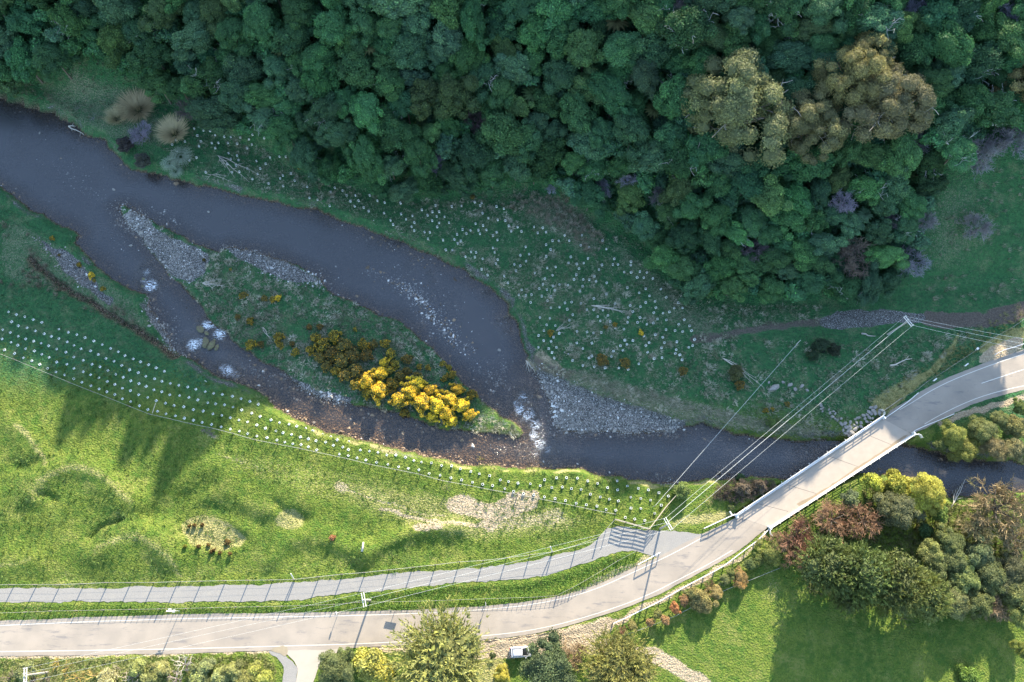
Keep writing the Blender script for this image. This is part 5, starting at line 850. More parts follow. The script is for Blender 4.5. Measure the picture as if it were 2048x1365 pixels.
wpts = scatter(list(map(tuple, [(x, y) for x, y in BANK_N[2:-1]] + [(x, y) for x, y in BANK_S[1:-1]])), .52, rp_, WL); wpts = wpts[samp(sdw_out, wpts[:, 0], wpts[:, 1]) < -.3]
pebbles('river_bed_stones', 'brown stones covering the river bed under shallow water', wpts, .30, (.06, .047, .035), (.31, .225, .15), seed=8, white=.035)

sp_ = scatter([(430,700),(520,730),(600,780),(700,812),(850,850),(980,872),(1060,880),(1160,935),(1090,940),(1000,938),(860,920),(700,880),(560,830),(480,780)], .30, rp_, WL); sp_ = sp_[samp(sdw_out, sp_[:, 0], sp_[:, 1]) < -.15]  # second stone layer, sunlight on the bed put into its lighter tan
pebbles('sunlit_tone_stones', 'side channel stones just under the surface, tan lightened as if sunlit', sp_, .25, (.21, .15, .095), (.38, .275, .175), seed=9, white=.02)

# ------------------------------------------------------------------ boulders, driftwood, logs
def boulder_mesh(seed):
    r = np.random.default_rng(seed); v, f = ICO2; q = v*(1+.28*(vn(v[:, 0]*3+seed, v[:, 1]*3+v[:, 2]*4, 1, 201)-.5)[:, None]*2)
    for _ in range(7):
        d = unit(r.normal(size=3)); o = .62+.2*r.random(); s = q@d; q = np.where((s > o)[:, None], q-(s-o)[:, None]*d, q)
    return raw_mesh('boulder', q*[1, .8, .6], f, mats=[M['rock']])
BLD = [boulder_mesh(i) for i in range(6)]
rb_ = np.random.default_rng(12)
def boulder(px, py, r, lab, group, z=None, col=None):
    b = at(px, py, .1) if z is None else np.r_[plane(px, py, z), z]; o = link('boulder', BLD[rb_.integers(6)], None, (b[0], b[1], b[2]+r*.18), rb_.random()*6.28, (r*rb_.uniform(.85, 1.25), r*rb_.uniform(.8, 1.1), r*rb_.uniform(.8, 1.2))); tag(o, lab, 'rock', group); return o
ORD0 = 'first second third fourth fifth sixth seventh eighth ninth tenth eleventh twelfth thirteenth fourteenth fifteenth last'.split()
rp2 = [(1440+x/4.55, 780+y/4.55) for x, y in [(1090,320),(1200,270),(1300,230),(1370,160),(1440,150),(1470,200),(1460,270),(1380,330),(1250,400),(1160,420),(1110,370)]]
bp = np.array(rp2); got = []
for _ in range(4000):
    x, y = rb_.uniform(1670, 1768), rb_.uniform(808, 876)
    if inside(np.array(x), np.array(y), bp) and all((x-a)**2+(y-b)**2 > 42 for a, b in got): got.append((x, y))
for x, y in got[:110]: r_ = rb_.uniform(.34, .62); boulder(x, y, r_, uniq(('large' if r_ > .5 else 'small') + ' grey riprap rock ' + ('touching the bridge edge' if y > 876-(x-1690)*.62+6 else 'low in the heap near the water' if y > 855 else 'at the top of the heap' if y < 830 else 'on the left flank of the heap' if x < 1712 else 'in the middle of the heap')), 'riprap rocks by the bridge')
for i in range(16): t = i/15; boulder(1636+46*t+rb_.normal()*3, 808+34*t+rb_.normal()*3, rb_.uniform(.25, .5), 'grey rock, ' + ORD0[i] + ' from the top of the row running down to the riprap', 'row of rocks above the riprap')
for x, y, r, lab in [(1548,776,1.0,'largest pale grey boulder in the grass below the wires'),(1580,770,.6,'pale boulder right of the largest one'),(1590,778,.55,'grey boulder just below the pale one'),(1604,772,.5,'grey boulder at the right end of the grass boulders'),(1566,765,.4,'small boulder above the largest one'),(1614,780,.4,'small boulder nearest the middle wires'),(1538,765,.35,'small boulder left of the largest one'),(300,476,.0,'')][:7]: boulder(x, y, r, lab, 'boulders in the far bank grass')
for x, y, r, lab in [(402,660,1.0,'brown mossy rock at the top of the side channel rapid'),(414,668,.7,'small mossy rock beside the brown one in the rapid'),(412,686,1.15,'long mossy green rock in the middle of the rapid'),(424,692,1.05,'mossy green rock joined to the long one'),(434,697,.7,'mossy rock at the downstream end of the rapid'),(429,682,.6,'small mossy rock touching the foam'),(288,559,.5,'dark rock in the upper riffle of the side channel'),(286,574,.5,'dark rock under the upper riffle')]:
    o = boulder(x, y, r, lab, 'rocks in the side channel', z=WL-.15); 
t_ = NT('mossy_rock_mat'); M['moss'] = t_.fin(t_.mix(t_.ramp(t_.noise(3, 5), .4, .6), (.15, .15, .075), (.12, .10, .07)), t_.bump(t_.noise(6, 4), .08), .9)
for i in range(6):
    me_ = BLD[i].copy(); me_.materials.clear(); me_.materials.append(M['moss'])
    for o in SC.objects:
        if o.get('group') == 'rocks in the side channel' and o.data == BLD[i]: o.data = me_
for x, y, r, lab in [(258,431,.75,'pale green boulder at the nose of the island'),(287,438,.55,'pale boulder on the island nose'),(332,466,.6,'round grey boulder on the main channel side of the island'),(262,492,.4,'lone pale stone standing in the side channel'),(417,424,.35,'lone stone in the main channel'),(999,701,.45,'yellowish stone alone in the main channel'),(228,380,.4,'orange tinted stone alone in the upper river'),(80,267,.4,'lone pale stone in the upper pool')]: boulder(x, y, r, lab, 'single river boulders', z=WL-.05)
def branchwood(kind, lab, cat, base, ends, r=.12, h=.25, mat='drift', sub=3, group=None):
    b = at(*base, 0); rr = np.random.default_rng(int(base[0])); mb = MB()
    for e in ends:
        q = at(*e, 0); n = 5; pts = []
        for i in range(n): t = i/(n-1); p = b*(1-t)+q*t; pts.append((p[0]+rr.normal()*.12*(0 < i), p[1]+rr.normal()*.12*(0 < i), float(hgt(p[0], p[1]))+r+h*math.sin(math.pi*t))); pts[-1] = tuple(np.array(pts[-1])-b)
        mb.tube(pts, r, 6, r*.3)
        for _ in range(sub):
            i = rr.integers(1, n-1); s = np.array(pts[i]); d = (np.array(pts[-1])-np.array(pts[0])); d = d/np.linalg.norm(d); a = rr.choice([-1, 1])*rr.uniform(.4, .9); d2 = np.array([d[0]*math.cos(a)-d[1]*math.sin(a), d[0]*math.sin(a)+d[1]*math.cos(a), .15]); L = rr.uniform(.6, 1.8); mb.tube([s, s+d2*L*.5, s+d2*L+[0, 0, .15]], r*.4, 4, r*.12)
    o = link(kind, mb.mesh(kind, M[mat], True), None, b); tag(o, lab, cat, group)
branchwood('driftwood', 'bleached driftwood branch forked on the head of the island', 'driftwood', (405,567), [(434,560),(430,577),(455,574),(440,570)], .09)
branchwood('driftwood', 'pale driftwood limb lying in the water at the river bend', 'driftwood', (138,254), [(170,270),(150,252)], .17, .15)
branchwood('fallen_tree', 'grey fallen dead tree with spread branches among the upper plantings', 'dead tree', (436,312), [(520,352),(500,365),(470,355),(450,335)], .09, .4, sub=6)
branchwood('fallen_tree', 'tangle of grey dead branches lying left of the fallen tree', 'dead tree', (425,350), [(470,368),(455,352),(415,362)], .06, .3, sub=8)
branchwood('fallen_branch', 'pale twin pole lying among the far bank guards', 'dead branch', (1183,612), [(1262,628),(1240,618),(1225,612),(1258,624)], .09, .2)
branchwood('fallen_branch', 'thin dead branches on the grass left of the twin pole', 'dead branch', (1112,662), [(1150,645),(1160,652),(1135,640),(1128,668)], .06, .2)
branchwood('fallen_branch', 'long bleached branches fallen down the bank towards the cable', 'dead branch', (1445,717), [(1512,758),(1508,768),(1528,775),(1490,740)], .09, .3)
branchwood('fallen_branch', 'bleached branch at the island thicket edge', 'dead branch', (526,655), [(546,685),(540,680)], .07, .15)
branchwood('driftwood', 'flood debris of sticks caught at the top of the shingle bar', 'driftwood', (1052,722), [(1060,745),(1068,742),(1056,735),(1072,748)], .10, .2)
branchwood('log', 'weathered log lying in the grass under the wires', 'log', (1779,732), [(1820,717)], .20, .0, sub=2)
branchwood('plank', 'bleached timber lying beside the gravel end of the track', 'log', (1722,668), [(1749,674)], .19, .0, 'pole', sub=0)
branchwood('dead_branch', 'bleached crooked branch leaning over the river by the willows', 'dead branch', (1902,1015), [(1925,960),(1935,950),(1912,975)], .10, .8)

# ------------------------------------------------------------------ tree guards
def guard_mesh(h, mat_w):
    mb = MB(); s = .165
    for (x, y, dx, dy) in ((0, s, .38, .05), (0, -s, .38, .05), (s, 0, .05, .28), (-s, 0, .05, .28)): mb.box((x, y, h/2), dx, dy, h)
    if mat_w: mb.box((0, 0, .012), mat_w, mat_w, .02)
    nq = 6*(4+bool(mat_w)); rr = np.random.default_rng(5); k = mb.n
    for i in range(9): a = i*.7; e = np.array([math.cos(a)*.13, math.sin(a)*.13, h*.9+.12+.05*(i % 3)]); w = np.array([-math.sin(a), math.cos(a), 0])*.035; mb.add([-w, w, e], (), [(0, 1, 2)])
    V = np.vstack(mb.V); me = raw_mesh('plant_guard', V, [np.vstack(mb.Q), np.vstack(mb.T)], mats=[M['guard'], M['leaf']], tint=np.tile([.06, .12, .04], (len(V), 1)), midx=[0]*nq+[1]*9); return me
def seedling(me):
    me.materials.append(M['leaf']); return me
GD_LOW = guard_mesh(.12, .45); GD_TALL = guard_mesh(.42, 0); GD_SM = guard_mesh(.30, 0)
SEED = None
def guard(px, py, me, lab, grp, s=1.0):
    b = at(px, py, 0); o = link('plant_guard', me, None, b, random.uniform(-.3, .3)+(.785 if me is GD_LOW else .3*random.random()), s); o.scale = (s*random.uniform(.85, 1.1),)*3; o.rotation_euler[0] = random.uniform(-.12, .12); o.rotation_euler[1] = random.uniform(-.12, .12); tag(o, lab, 'plant guard', grp)
z4 = lambda L: [(x/2.923, 440+y/2.923) for x, y in L]; z2 = lambda L: [(674+x/2.923, 898+y/2.923) for x, y in L]
RA = z4([(50,539),(97,554),(146,567),(195,584),(245,600),(345,640),(400,658),(450,672),(498,690),(549,709),(598,731),(647,753),(692,772),(731,794),(779,814),(822,831),(869,848),(914,866),(961,886)])
RB = z4([(69,597),(108,620),(159,632),(207,650),(259,667),(301,682),(345,695),(393,714),(433,735),(474,755),(530,767),(575,788),(620,811),(667,827),(713,852),(758,878),(809,894),(853,915),(904,930),(947,945),(996,957),(1046,968),(1098,978),(1146,991),(1200,1005),(1249,1015),(1300,1021),(1359,1032),(1410,1046),(1461,1062),(1511,1079)])
RC_ = z4([(17,643),(61,659),(107,681),(151,697),(198,710),(241,722),(285,737),(332,756),(386,775),(432,803),(487,822),(539,845),(585,860),(632,881),(677,904),(721,921),(765,942),(813,958),(855,974),(900,995),(946,1006),(993,1024),(1050,1028),(1105,1039),(1157,1054),(1215,1070),(1261,1077),(1313,1082),(1363,1095),(1413,1112),(1472,1131),(1521,1150),(1585,1170),(1635,1185),(1690,1195),(1735,1207),(1785,1219),(1827,1235),(1886,1254),(1934,1268),(1971,1287),(2040,1297)])
RD = z4([(13,697),(65,717),(104,734),(151,755),(202,767),(245,787),(288,805),(332,832),(392,845),(433,869),(487,889),(530,906),(579,925),(628,946),(672,963),(716,985),(763,999),(811,1023),(864,1039),(914,1058),(968,1073),(1018,1087),(1075,1094),(1131,1110),(1188,1118),(1245,1135),(1297,1144),(1347,1157),(1397,1171),(1447,1182),(1502,1200),(1552,1219),(1614,1234),(1655,1245),(1705,1255),(1756,1270),(1803,1281),(1848,1292),(1904,1300),(1949,1319),(2004,1329)])
RE = z4([(27,761),(86,782),(137,807),(187,825),(233,846),(279,870),(328,890),(379,907),(432,930),(479,950),(533,971),(580,989),(625,1006),(672,1022),(716,1047),(765,1063),(816,1087),(865,1110),(921,1120),(971,1135),(1026,1147),(1078,1160),(1131,1172),(1182,1185),(1237,1197),(1293,1211),(1347,1224),(1400,1236),(1448,1250),(1502,1265),(1561,1274),(1620,1288),(1665,1300),(1712,1310),(1760,1315),(1803,1328),(1852,1345)])
RF = z2([(67,5),(136,8),(190,14),(240,21),(291,36),(345,37),(400,51),(450,69),(493,79),(552,83),(612,99),(670,102),(722,118),(782,134),(833,147),(894,158),(954,183),(1004,193),(1058,203),(1130,205),(1187,217),(1257,227),(1317,225),(1370,233),(1426,238),(1481,266),(1539,282),(1592,295),(1643,305),(1213,182),(1283,172),(1342,172),(1405,174),(1466,190),(1523,204),(1581,230),(1639,242),(1717,284),(1775,291),(1833,301),(1637,190),(1697,218),(1761,233),(1818,242),(1880,258),(1935,277)])
RG = z2([(13,32),(66,40),(117,54),(169,66),(232,79),(298,92),(360,106),(417,115),(479,123),(539,145),(603,156),(667,172),(729,183),(792,197),(853,209),(910,217),(981,234),(1032,250),(1090,265),(1150,270),(1212,283),(1275,293),(1334,304),(1398,319),(1456,328),(1519,337),(1573,355),(1629,361),(1717,348),(1775,350),(1685,402),(1740,412),(1797,420),(1857,378),(1895,330)])
NG = 'white plant guards on the near bank'
ORD = 'first second third fourth fifth sixth seventh eighth ninth tenth eleventh twelfth thirteenth fourteenth fifteenth sixteenth seventeenth eighteenth nineteenth twentieth'.split(); ORD += ['twenty-'+x for x in ORD[:9]]+['thirtieth']+['thirty-'+x for x in ORD[:9]]+['fortieth']+['forty-'+x for x in ORD[:9]]+['fiftieth']
for row, rn_ in ((RA, 'the row nearest the creek'), (RB, 'the second row from the creek'), (RC_, 'the middle row of five'), (RD, 'the fourth row from the creek'), (RE, 'the row nearest the wire fence')):
    for i, (px, py) in enumerate(sorted(row)): guard(px, py, GD_LOW, f"flat white diamond plant guard, {ORD[i]} from the left in {rn_}", NG)
for row, rn_ in ((RF, 'on the river side'), (RG, 'on the fence side')):
    for i, (px, py) in enumerate(sorted(row)): guard(px, py, GD_TALL if px > 860 else GD_LOW, f"{'upright' if px > 860 else 'flat'} white plant guard, {ORD[i]} from the left {rn_} of the sunlit strip", NG)
GR_P = [(328,292),(400,245),(470,240),(530,275),(585,305),(590,335),(690,375),(830,412),(960,400),(1010,395),(1040,440),(1130,470),(1200,465),(1245,500),(1300,540),(1350,600),(1400,645),(1395,690),(1375,720),(1300,740),(1190,742),(1110,720),(1075,700),(1060,665),(1060,640),(1030,600),(990,560),(940,535),(880,500),(780,455),(700,425),(600,400),(520,378),(430,355),(395,340)]
gpo = np.array(GR_P, float); gc = []; rg = np.random.default_rng(4)
for j in range(60):
    for i in range(140):
        x = 320+i*17+(8.5 if j % 2 else 0)+rg.normal()*2.2; y = 235+j*11.4+i*.0+rg.normal()*1.8; y += .05*(x-320)
        if inside(np.array(x), np.array(y), gpo) and rg.random() < .9: gc.append((x, y))
rg.shuffle(gc); print('far guards', len(gc)); gc = gc[:330]
def gplace(x, y):
    a = 'among the fallen dead branches' if x < 520 else 'under the forest edge' if y < 455 and x > 620 and y < 330+.12*x else 'beside the cut bank' if y > 330+.27*(x-500) and x < 1010 else 'by the wheel ruts' if 500+.3*(x-900) < y < 620+.1*(x-1100) and x > 900 else 'above the rank grass' if y > 690 else 'near the start of the dirt track' if x > 1330 else 'in the open middle'
    return a
gc.sort(key=lambda q: -q[1]); far_rest = gc[50:]
for i, (x, y) in enumerate(sorted(gc[:50])): guard(x, y, GD_TALL, f'small white plant guard, {ORD[i]} from the left in the lowest far bank rows', 'white plant guards on the far bank', s=rg.uniform(.95, 1.1))
fm_ = MB()
for x, y in far_rest:
    b = at(x, y, 0); s = .165*rg.uniform(.9, 1.2); h = .3 if x < 700 else .4; a = rg.random()*.5; ca_, sa_ = math.cos(a), math.sin(a)
    for (u, v, dx, dy) in ((0, s, 2*s, .02), (0, -s, 2*s, .02), (s, 0, .02, 2*s-.04), (-s, 0, .02, 2*s-.04)): fm_.box((b[0]+u*ca_-v*sa_, b[1]+u*sa_+v*ca_, b[2]+h/2), dx, dy, h, a)
tag(fm_.build('plant_guard_rows', M['guard']), 'hundreds of small white square guards scattered over the far bank', kind='stuff')

# ------------------------------------------------------------------ fences
def fence(name, label, pts, h=1.05, ps=.17, battens=0, wires=5, extra=None, rails=0, rail_mat='wood', post_mat='post', wr=.009, top=.016, cat='fence', bw=.06, post_sub=1, skip=()):
    g = at(np.array([p[0] for p in pts], float), np.array([p[1] for p in pts], float), 0); root = bpy.data.objects.new(name, None); SC.collection.objects.link(root); root.location = g[0]; tag(root, label, cat)
    o0 = g[0]; pm = MB(); pm.tube([(0, 0, -.2), (0, 0, h)], ps/2, 7); pme = pm.mesh('post', M[post_mat]); bm_ = MB(); bm_.box((0, 0, h*.5), bw, bw, h*.9); bme = bm_.mesh('batten', M[post_mat]); allp = [g[0]]
    for i in range(len(g)):
        if i: 
            for s in range(1, post_sub):
                t = s/post_sub; q = g[i-1]*(1-t)+g[i]*t; q[2] = hgt(q[0], q[1]); allp.append(q)
            allp.append(g[i])
    for q in allp: link('post', pme, root, q-o0, random.random())
    for a, b in zip(allp[:-1], allp[1:]):
        for s in range(1, battens+1):
            t = s/(battens+1); q = a*(1-t)+b*t; q[2] = hgt(q[0], q[1])+.05; link('batten', bme, root, q-o0, math.atan2(b[1]-a[1], b[0]-a[0]))
        for k_ in range(rails):
            z = h*(.14+.84*k_/max(rails-1, 1)); m = MB(); d = np.array([-(b-a)[1], (b-a)[0], 0]); d = d/np.linalg.norm(d)*(ps/2+.02); m.bar(a-o0+[0, 0, z]+d, b-o0+[0, 0, z]+d, .045, .14); m.build('rail', M[rail_mat], root)
    for k_ in range(wires):
        z = h*(.95-.2*k_*(5/max(wires, 1))*.9); m = MB(); m.tube([p-o0+[0, 0, z] for p in allp], top if k_ == 0 else wr, 4); m.build('wire', M['fwire'], root)
    return root
f1 = z4([(0,785),(95,822),(197,865),(307,910),(418,957),(540,1005),(655,1050),(765,1095),(880,1140),(1010,1170),(1115,1195),(1245,1222),(1365,1252),(1495,1290),(1625,1315),(1755,1340)]) + z2([(57,60),(200,95),(350,125),(487,153),(620,190),(762,215),(912,245),(1055,270),(1180,295),(1333,325),(1497,360),(1625,385)])
fence('paddock_fence', 'long wire fence on dark posts between paddock and white guards', [(-60, 668)]+f1, 1.05, .18, wires=3)
z1 = lambda L: [(x/2.923, 898+y/2.923) for x, y in L]
f2 = z1([(-60,797),(85,795),(215,795),(352,795),(492,790),(633,783),(765,783),(900,783),(1040,778),(1180,775),(1320,772),(1455,770),(1595,768),(1725,765),(1865,750),(2002,735)]) + z2([(165,725),(305,710),(442,695),(578,680),(717,663),(855,655),(990,640),(1127,622),(1260,605),(1400,565),(1525,520)])
fence('path_fence', 'tall netting fence on the paddock side of the gravel path', f2, 1.75, .19, wires=3)
f3 = z1([(-140,962),(0,960),(155,955),(302,948),(450,946),(610,942),(765,939),(935,936),(1090,933),(1240,929),(1380,925),(1510,923),(1650,920),(1800,915),(1955,910)]) + z2([(130,897),(275,895),(428,892),(578,888),(723,882),(870,877),(1015,872),(1152,868),(1285,858)])
fence('batten_fence', 'closely battened wire fence between gravel path and road', f3, 1.0, .19, battens=4, wires=5)
fence('batten_fence', 'weed grown battened fence slanting up to the yard gate', z2([(1285,858),(1370,815),(1450,770),(1560,705),(1640,655),(1750,598)]), 1.0, .19, battens=3, wires=4)
fence('yard_fence', 'six rail timber yard fence across the end of the plantings', [(1228,1041),(1250,1047),(1274,1054),(1297,1061)], 1.8, .16, wires=0, rails=6)
fence('yard_fence', 'timber rail fence climbing from the yard corner to the green bush', [(1297,1061),(1313,1040),(1331,1016),(1352,992)], 1.6, .16, wires=0, rails=5)
fence('netting_fence', 'short netting fence joining the path fence to the yard corner', [(1196,1077),(1212,1059),(1228,1041)], 1.7, .14, wires=6)
fence('track_fence', 'dark post and wire fence between road and far bank track', [(1800,799),(1832,781),(1853,764),(1885,745),(1921,721),(1955,699),(1989,675),(2020,658),(2060,630)], 1.1, .16, battens=2, wires=4)
fence('timber_panel_fence', 'four rail timber fence panel at the far end of the bridge', [(1762,826),(1781,813),(1799,800)], 1.2, .13, wires=0, rails=4)
fence('lane_fence', 'low battened fence in the shadow of the sight rail bushes', [(1211,1283),(1250,1270),(1300,1252),(1350,1232),(1400,1205),(1450,1180),(1500,1160),(1557,1137)], 1.0, .15, battens=3, wires=3)
def railing(name, label, pts, h, cat, rail=(.15, .05), mat='white', post='white', n_r=1, ps=.12):
    g = at(np.array([p[0] for p in pts], float), np.array([p[1] for p in pts], float), 0); root = bpy.data.objects.new(name, None); SC.collection.objects.link(root); root.location = g[0]; tag(root, label, cat); o0 = g[0]
    m = MB(); m.box((0, 0, h/2-.05), ps, ps, h); pme = m.mesh('post', M[post])
    for q in g: link('post', pme, root, q-o0, math.atan2(g[1][1]-g[0][1], g[1][0]-g[0][0]))
    for a, b in zip(g[:-1], g[1:]):
        for k_ in range(n_r): z = h-.04-k_*.38; m = MB(); m.bar(a-o0+[0, 0, z], b-o0+[0, 0, z], rail[0], rail[1]); m.build('rail', M[mat], root)
    return root
railing('sight_rail', 'long white painted sight rail along the outside of the road bend', [(1225,1247),(1249,1236.5),(1272,1225),(1295,1214),(1319,1202),(1341,1189),(1362,1177),(1384,1165),(1407,1153),(1428,1142),(1447,1131),(1468,1115),(1490,1098),(1508,1085),(1523,1071),(1537,1057)], 1.1, 'sight rail', (.13, .12), post='post', ps=.17)
railing('road_barrier', 'white topped timber barrier at the left end of the bridge', [(1406,1058),(1421,1051),(1434,1045),(1447,1039),(1458,1034),(1468,1030)], 1.0, 'barrier', (.14, .1), 'white', 'wood', 2)
railing('road_barrier', 'short white topped barrier beside the weedy fence corner', [(1274,1130),(1296,1118),(1318,1106)], 1.2, 'barrier', (.14, .1), 'white', 'wood', 1)
railing('guard_rail', 'galvanised guard rail curving off the right edge above the road', [(1985,712),(2002,703),(2020,698),(2048,689),(2090,675)], .75, 'guard rail', (.08, .32), 'galv', 'wood')
railing('guard_rail', 'flared white guard rail at the far right end of the bridge', [(1824,864),(1850,852),(1876,842),(1904,830)], .8, 'guard rail', (.12, .25), 'white', 'wood')
railing('guard_rail', 'white guard rail along the road verge past the far left bridge end', [(1767,838),(1790,822),(1812,806),(1833,788)], .8, 'guard rail', (.12, .25), 'white', 'wood')
for x, y, lab in [(1868,761,'white road marker board on the verge, lower of two'),(1931,731,'white road marker board on the verge, upper of two'),(1953,699,'grey junction box post on the track fence')]:
    b = at(x, y, .5); root = bpy.data.objects.new('marker_post', None); SC.collection.objects.link(root); root.location = b; tag(root, lab, 'marker post'); m = MB(); m.box((0, 0, .45), .1, .08, .9); m.build('post', M['white'], root); m = MB(); m.box((0, 0, .93), .9 if x != 1953 else .5, .22 if x != 1953 else .4, .14, .6); m.build('board', M['white'] if x != 1953 else M['galv'], root)

# ------------------------------------------------------------------ bridge
def bridge():
    nA, nB = [P([p], .05)[0] for p in BR_N]; sA, sB = [P([p], .05)[0] for p in BR_S]
    root = bpy.data.objects.new('road_bridge', None); SC.collection.objects.link(root); root.location = (*((nA+sA)/2), 0); tag(root, 'narrow one lane concrete bridge with white railings over the river', 'bridge'); O = np.array([*((nA+sA)/2), 0])
    ax = unit((nB-nA)); pr = np.array([-ax[1], ax[0]])
    c = lambda p, z: np.array([p[0], p[1], z])-O
    V = [c(q, z) for z in (.012, -.42) for q in (sA-pr*.1, sB-pr*.1, nB+pr*.1, nA+pr*.1)]
    m = MB(); m.add(V, [(0,1,2,3),(7,6,5,4),(0,4,5,1),(1,5,6,2),(2,6,7,3),(3,7,4,0)]); m.build('deck', M['deckc'], root)
    m = MB(); m.bar(c(nA+pr*.28, .16), c(nB+pr*.28, .16), .46, .34); m.build('kerb_beam', M['beamw'], root)
    m = MB(); m.bar(c(sA-pr*.2, .10), c(sB-pr*.2, .10), .26, .22); m.build('kerb_beam', M['beamw'], root)
    for q0, q1 in ((nA, nB), (sA, sB)):
        sg = 1 if q0 is nA else -1
        m = MB(); m.bar(c(q0-pr*sg*.7, -.75), c(q1-pr*sg*.7, -.75), .35, .62); m.build('girder', M['concrete'], root)
    for t in (0.02, .5, .98):
        p = (nA+sA)/2*(1-t)+(nB+sB)/2*t; m = MB(); w = np.linalg.norm(nA-sA)*.42; m.bar(c(p-pr*w, -1.7), c(p+pr*w, -1.7), .7, 1.5); m.build('pier' if t == .5 else 'abutment', M['concrete'], root)
    H = 1.0; n = 17
    pm = MB(); pm.box((0, 0, .5), .12, .16, 1.0); pm.box((0, -.13, .06), .09, .42, .08); me_n = pm.mesh('railing_post', M['white'])
    for side, (q0, q1, sg) in {'n': (nA, nB, 1), 's': (sA, sB, -1)}.items():
        off = pr*sg*(.46 if sg > 0 else .34)
        for i in range(n):
            t = i/(n-1); p = q0*(1-t)+q1*t+off; link('railing_post', me_n, root, c(p, .05), math.atan2(ax[1], ax[0]) + (math.pi if sg > 0 else 0))
        for z in (.50, .82, 1.12) if sg > 0 else (.45, .80, 1.12):
            m = MB(); m.tube([c(q0+off*(1+.02), z), c(q1+off*1.02, z)], .07 if z > 1 else .05, 6); m.build('railing_rail', M['white'], root)
    for q, d in ((nA, -1), (nB, 1), (sA, -1), (sB, 1)):
        sg = 1 if q is nA or q is nB else -1; o_ = pr*sg*.5
        m = MB(); m.bar(c(q+o_+ax*d*.1, .45), c(q-pr*sg*.25+ax*d*.15, .45), .3, .9); m.build('end_block', M['beamw'], root)
        for z in (.45, .80, 1.12): m = MB(); m.tube([c(q+o_, z), c(q+o_+ax*d*.5+pr*sg*.05, z), c(q+o_+ax*d*.8+pr*sg*.45, z-.02), c(q+o_+ax*d*.75+pr*sg*1.1, z-.1)], .045, 6); m.build('end_rail', M['white'], root)
    for t in (.14, .33, .62, .86):
        a = sA*(1-t)+sB*t; b = nA*(1-t)+nB*t; m = MB(); m.bar(c(a+pr*.4, .0165), c(b-pr*.3, .0165), .05, .006); m.build('deck_joint', M['crack'], root)
    def stain(pts, nm): 
        g = P(pts, .02); k = len(g); me = bpy.data.meshes.new(nm); p = resample(np.vstack([smooth_poly(g, 2), smooth_poly(g, 2)[:1]]), 60)[:-1]; p += (np.stack([fbm(p[:, 0], p[:, 1], .6, 3, 2), fbm(p[:, 0], p[:, 1], .6, 4, 2)], -1)-.5)*.35
        k = len(p); me.from_pydata([tuple(c(q, .0165)) for q in p]+[tuple(c(q, .013)) for q in p], [], [tuple(range(k))]+[(i, (i+1) % k, k+(i+1) % k, k+i) for i in range(k)]); me.materials.append(M['mud']); link(nm, me, root)
    stain([(1588,1012),(1600,1003),(1625,992),(1640,985),(1720,930),(1765,903),(1812,868),(1818,870),(1770,906),(1700,952),(1640,992),(1600,1014)], 'silt_stain')
bridge()

# ------------------------------------------------------------------ power poles and wires
def proj(p):
    x, y, z = p; z -= CAM_H; f = y*ST - z*CT; v = y*CT + z*ST; return 1024+FPX*x/f, 682.5-FPX*v/f
POLES = {}
def pole(key, bx, by, tx, ty, ad, lab, arms=2, h0=8.0, alen=2.4):
    b = at(bx, by, 0); best = min(np.arange(5, 12, .1), key=lambda h: abs(math.dist(proj((b[0], b[1], b[2]+h)), (tx, ty)))) ; h = h0 if h0 else best
    tp = np.array([*plane(tx, ty, b[2]+h), b[2]+h])
    root = bpy.data.objects.new('power_pole', None); SC.collection.objects.link(root); root.location = b; tag(root, lab, 'power pole', 'power poles'); tp = tp-b
    if np.linalg.norm(tp[:2]) > .8: tp[:2] *= .8/np.linalg.norm(tp[:2])
    m = MB(); m.tube([(0, 0, -.3), tuple(tp)], .19, 10, .13); m.build('shaft', M['pole'], root)
    d = np.array([math.cos(ad), math.sin(ad), 0]); q = np.array([-d[1], d[0], 0]); ends = []
    for s in ([-1, 1] if arms == 2 else [0]):
        m = MB(); m.bar(tp-d*alen/2+q*s*.2-[0, 0, .25], tp+d*alen/2+q*s*.2-[0, 0, .25], .11, .12); m.build('crossarm', M['white'], root)
    for t in (-.46, -.12 if key != 'P3' else .0, .46):
        for s in (-1, 1):
            m = MB(); m.tube([tp+d*alen*t+q*s*.2-[0, 0, .18], tp+d*alen*t+q*s*.2+[0, 0, .08]], .06, 6); m.build('insulator', M['white'], root)
        ends.append(b+tp+d*alen*t+[0, 0, .05])
    POLES[key] = ends; return root
pole('P1', 1775, 669, 1818, 642, math.radians(-59), 'pale utility pole with twin crossarms at the end of the gravel track')
pole('P2', 1320, 1058, 1337, 1048, math.radians(-62), 'utility pole with twin crossarms at the yard corner by the road')
pole('P3', 741, 1201, 727, 1200, math.radians(-76), 'utility pole with twin crossarms in the grass strip left of the path bend')
pole('P4', 95, 1345, 64, 1347, math.radians(-80), 'utility pole with twin crossarms standing in the hedge at bottom left')
def span(a, b, sag, lab, grp='power line wires', r=.017):
    pts = []
    for i in range(25): t = i/24; p = a*(1-t)+b*t; pts.append(p-[0, 0, sag*4*t*(1-t)])
    m = MB(); m.tube([p-pts[0] for p in pts], r, 5); o = link('power_wire', m.mesh('power_wire', M['wire']), None, pts[0]); tag(o, lab, 'wire', grp)
ordn = ['uppermost', 'middle', 'lowermost']
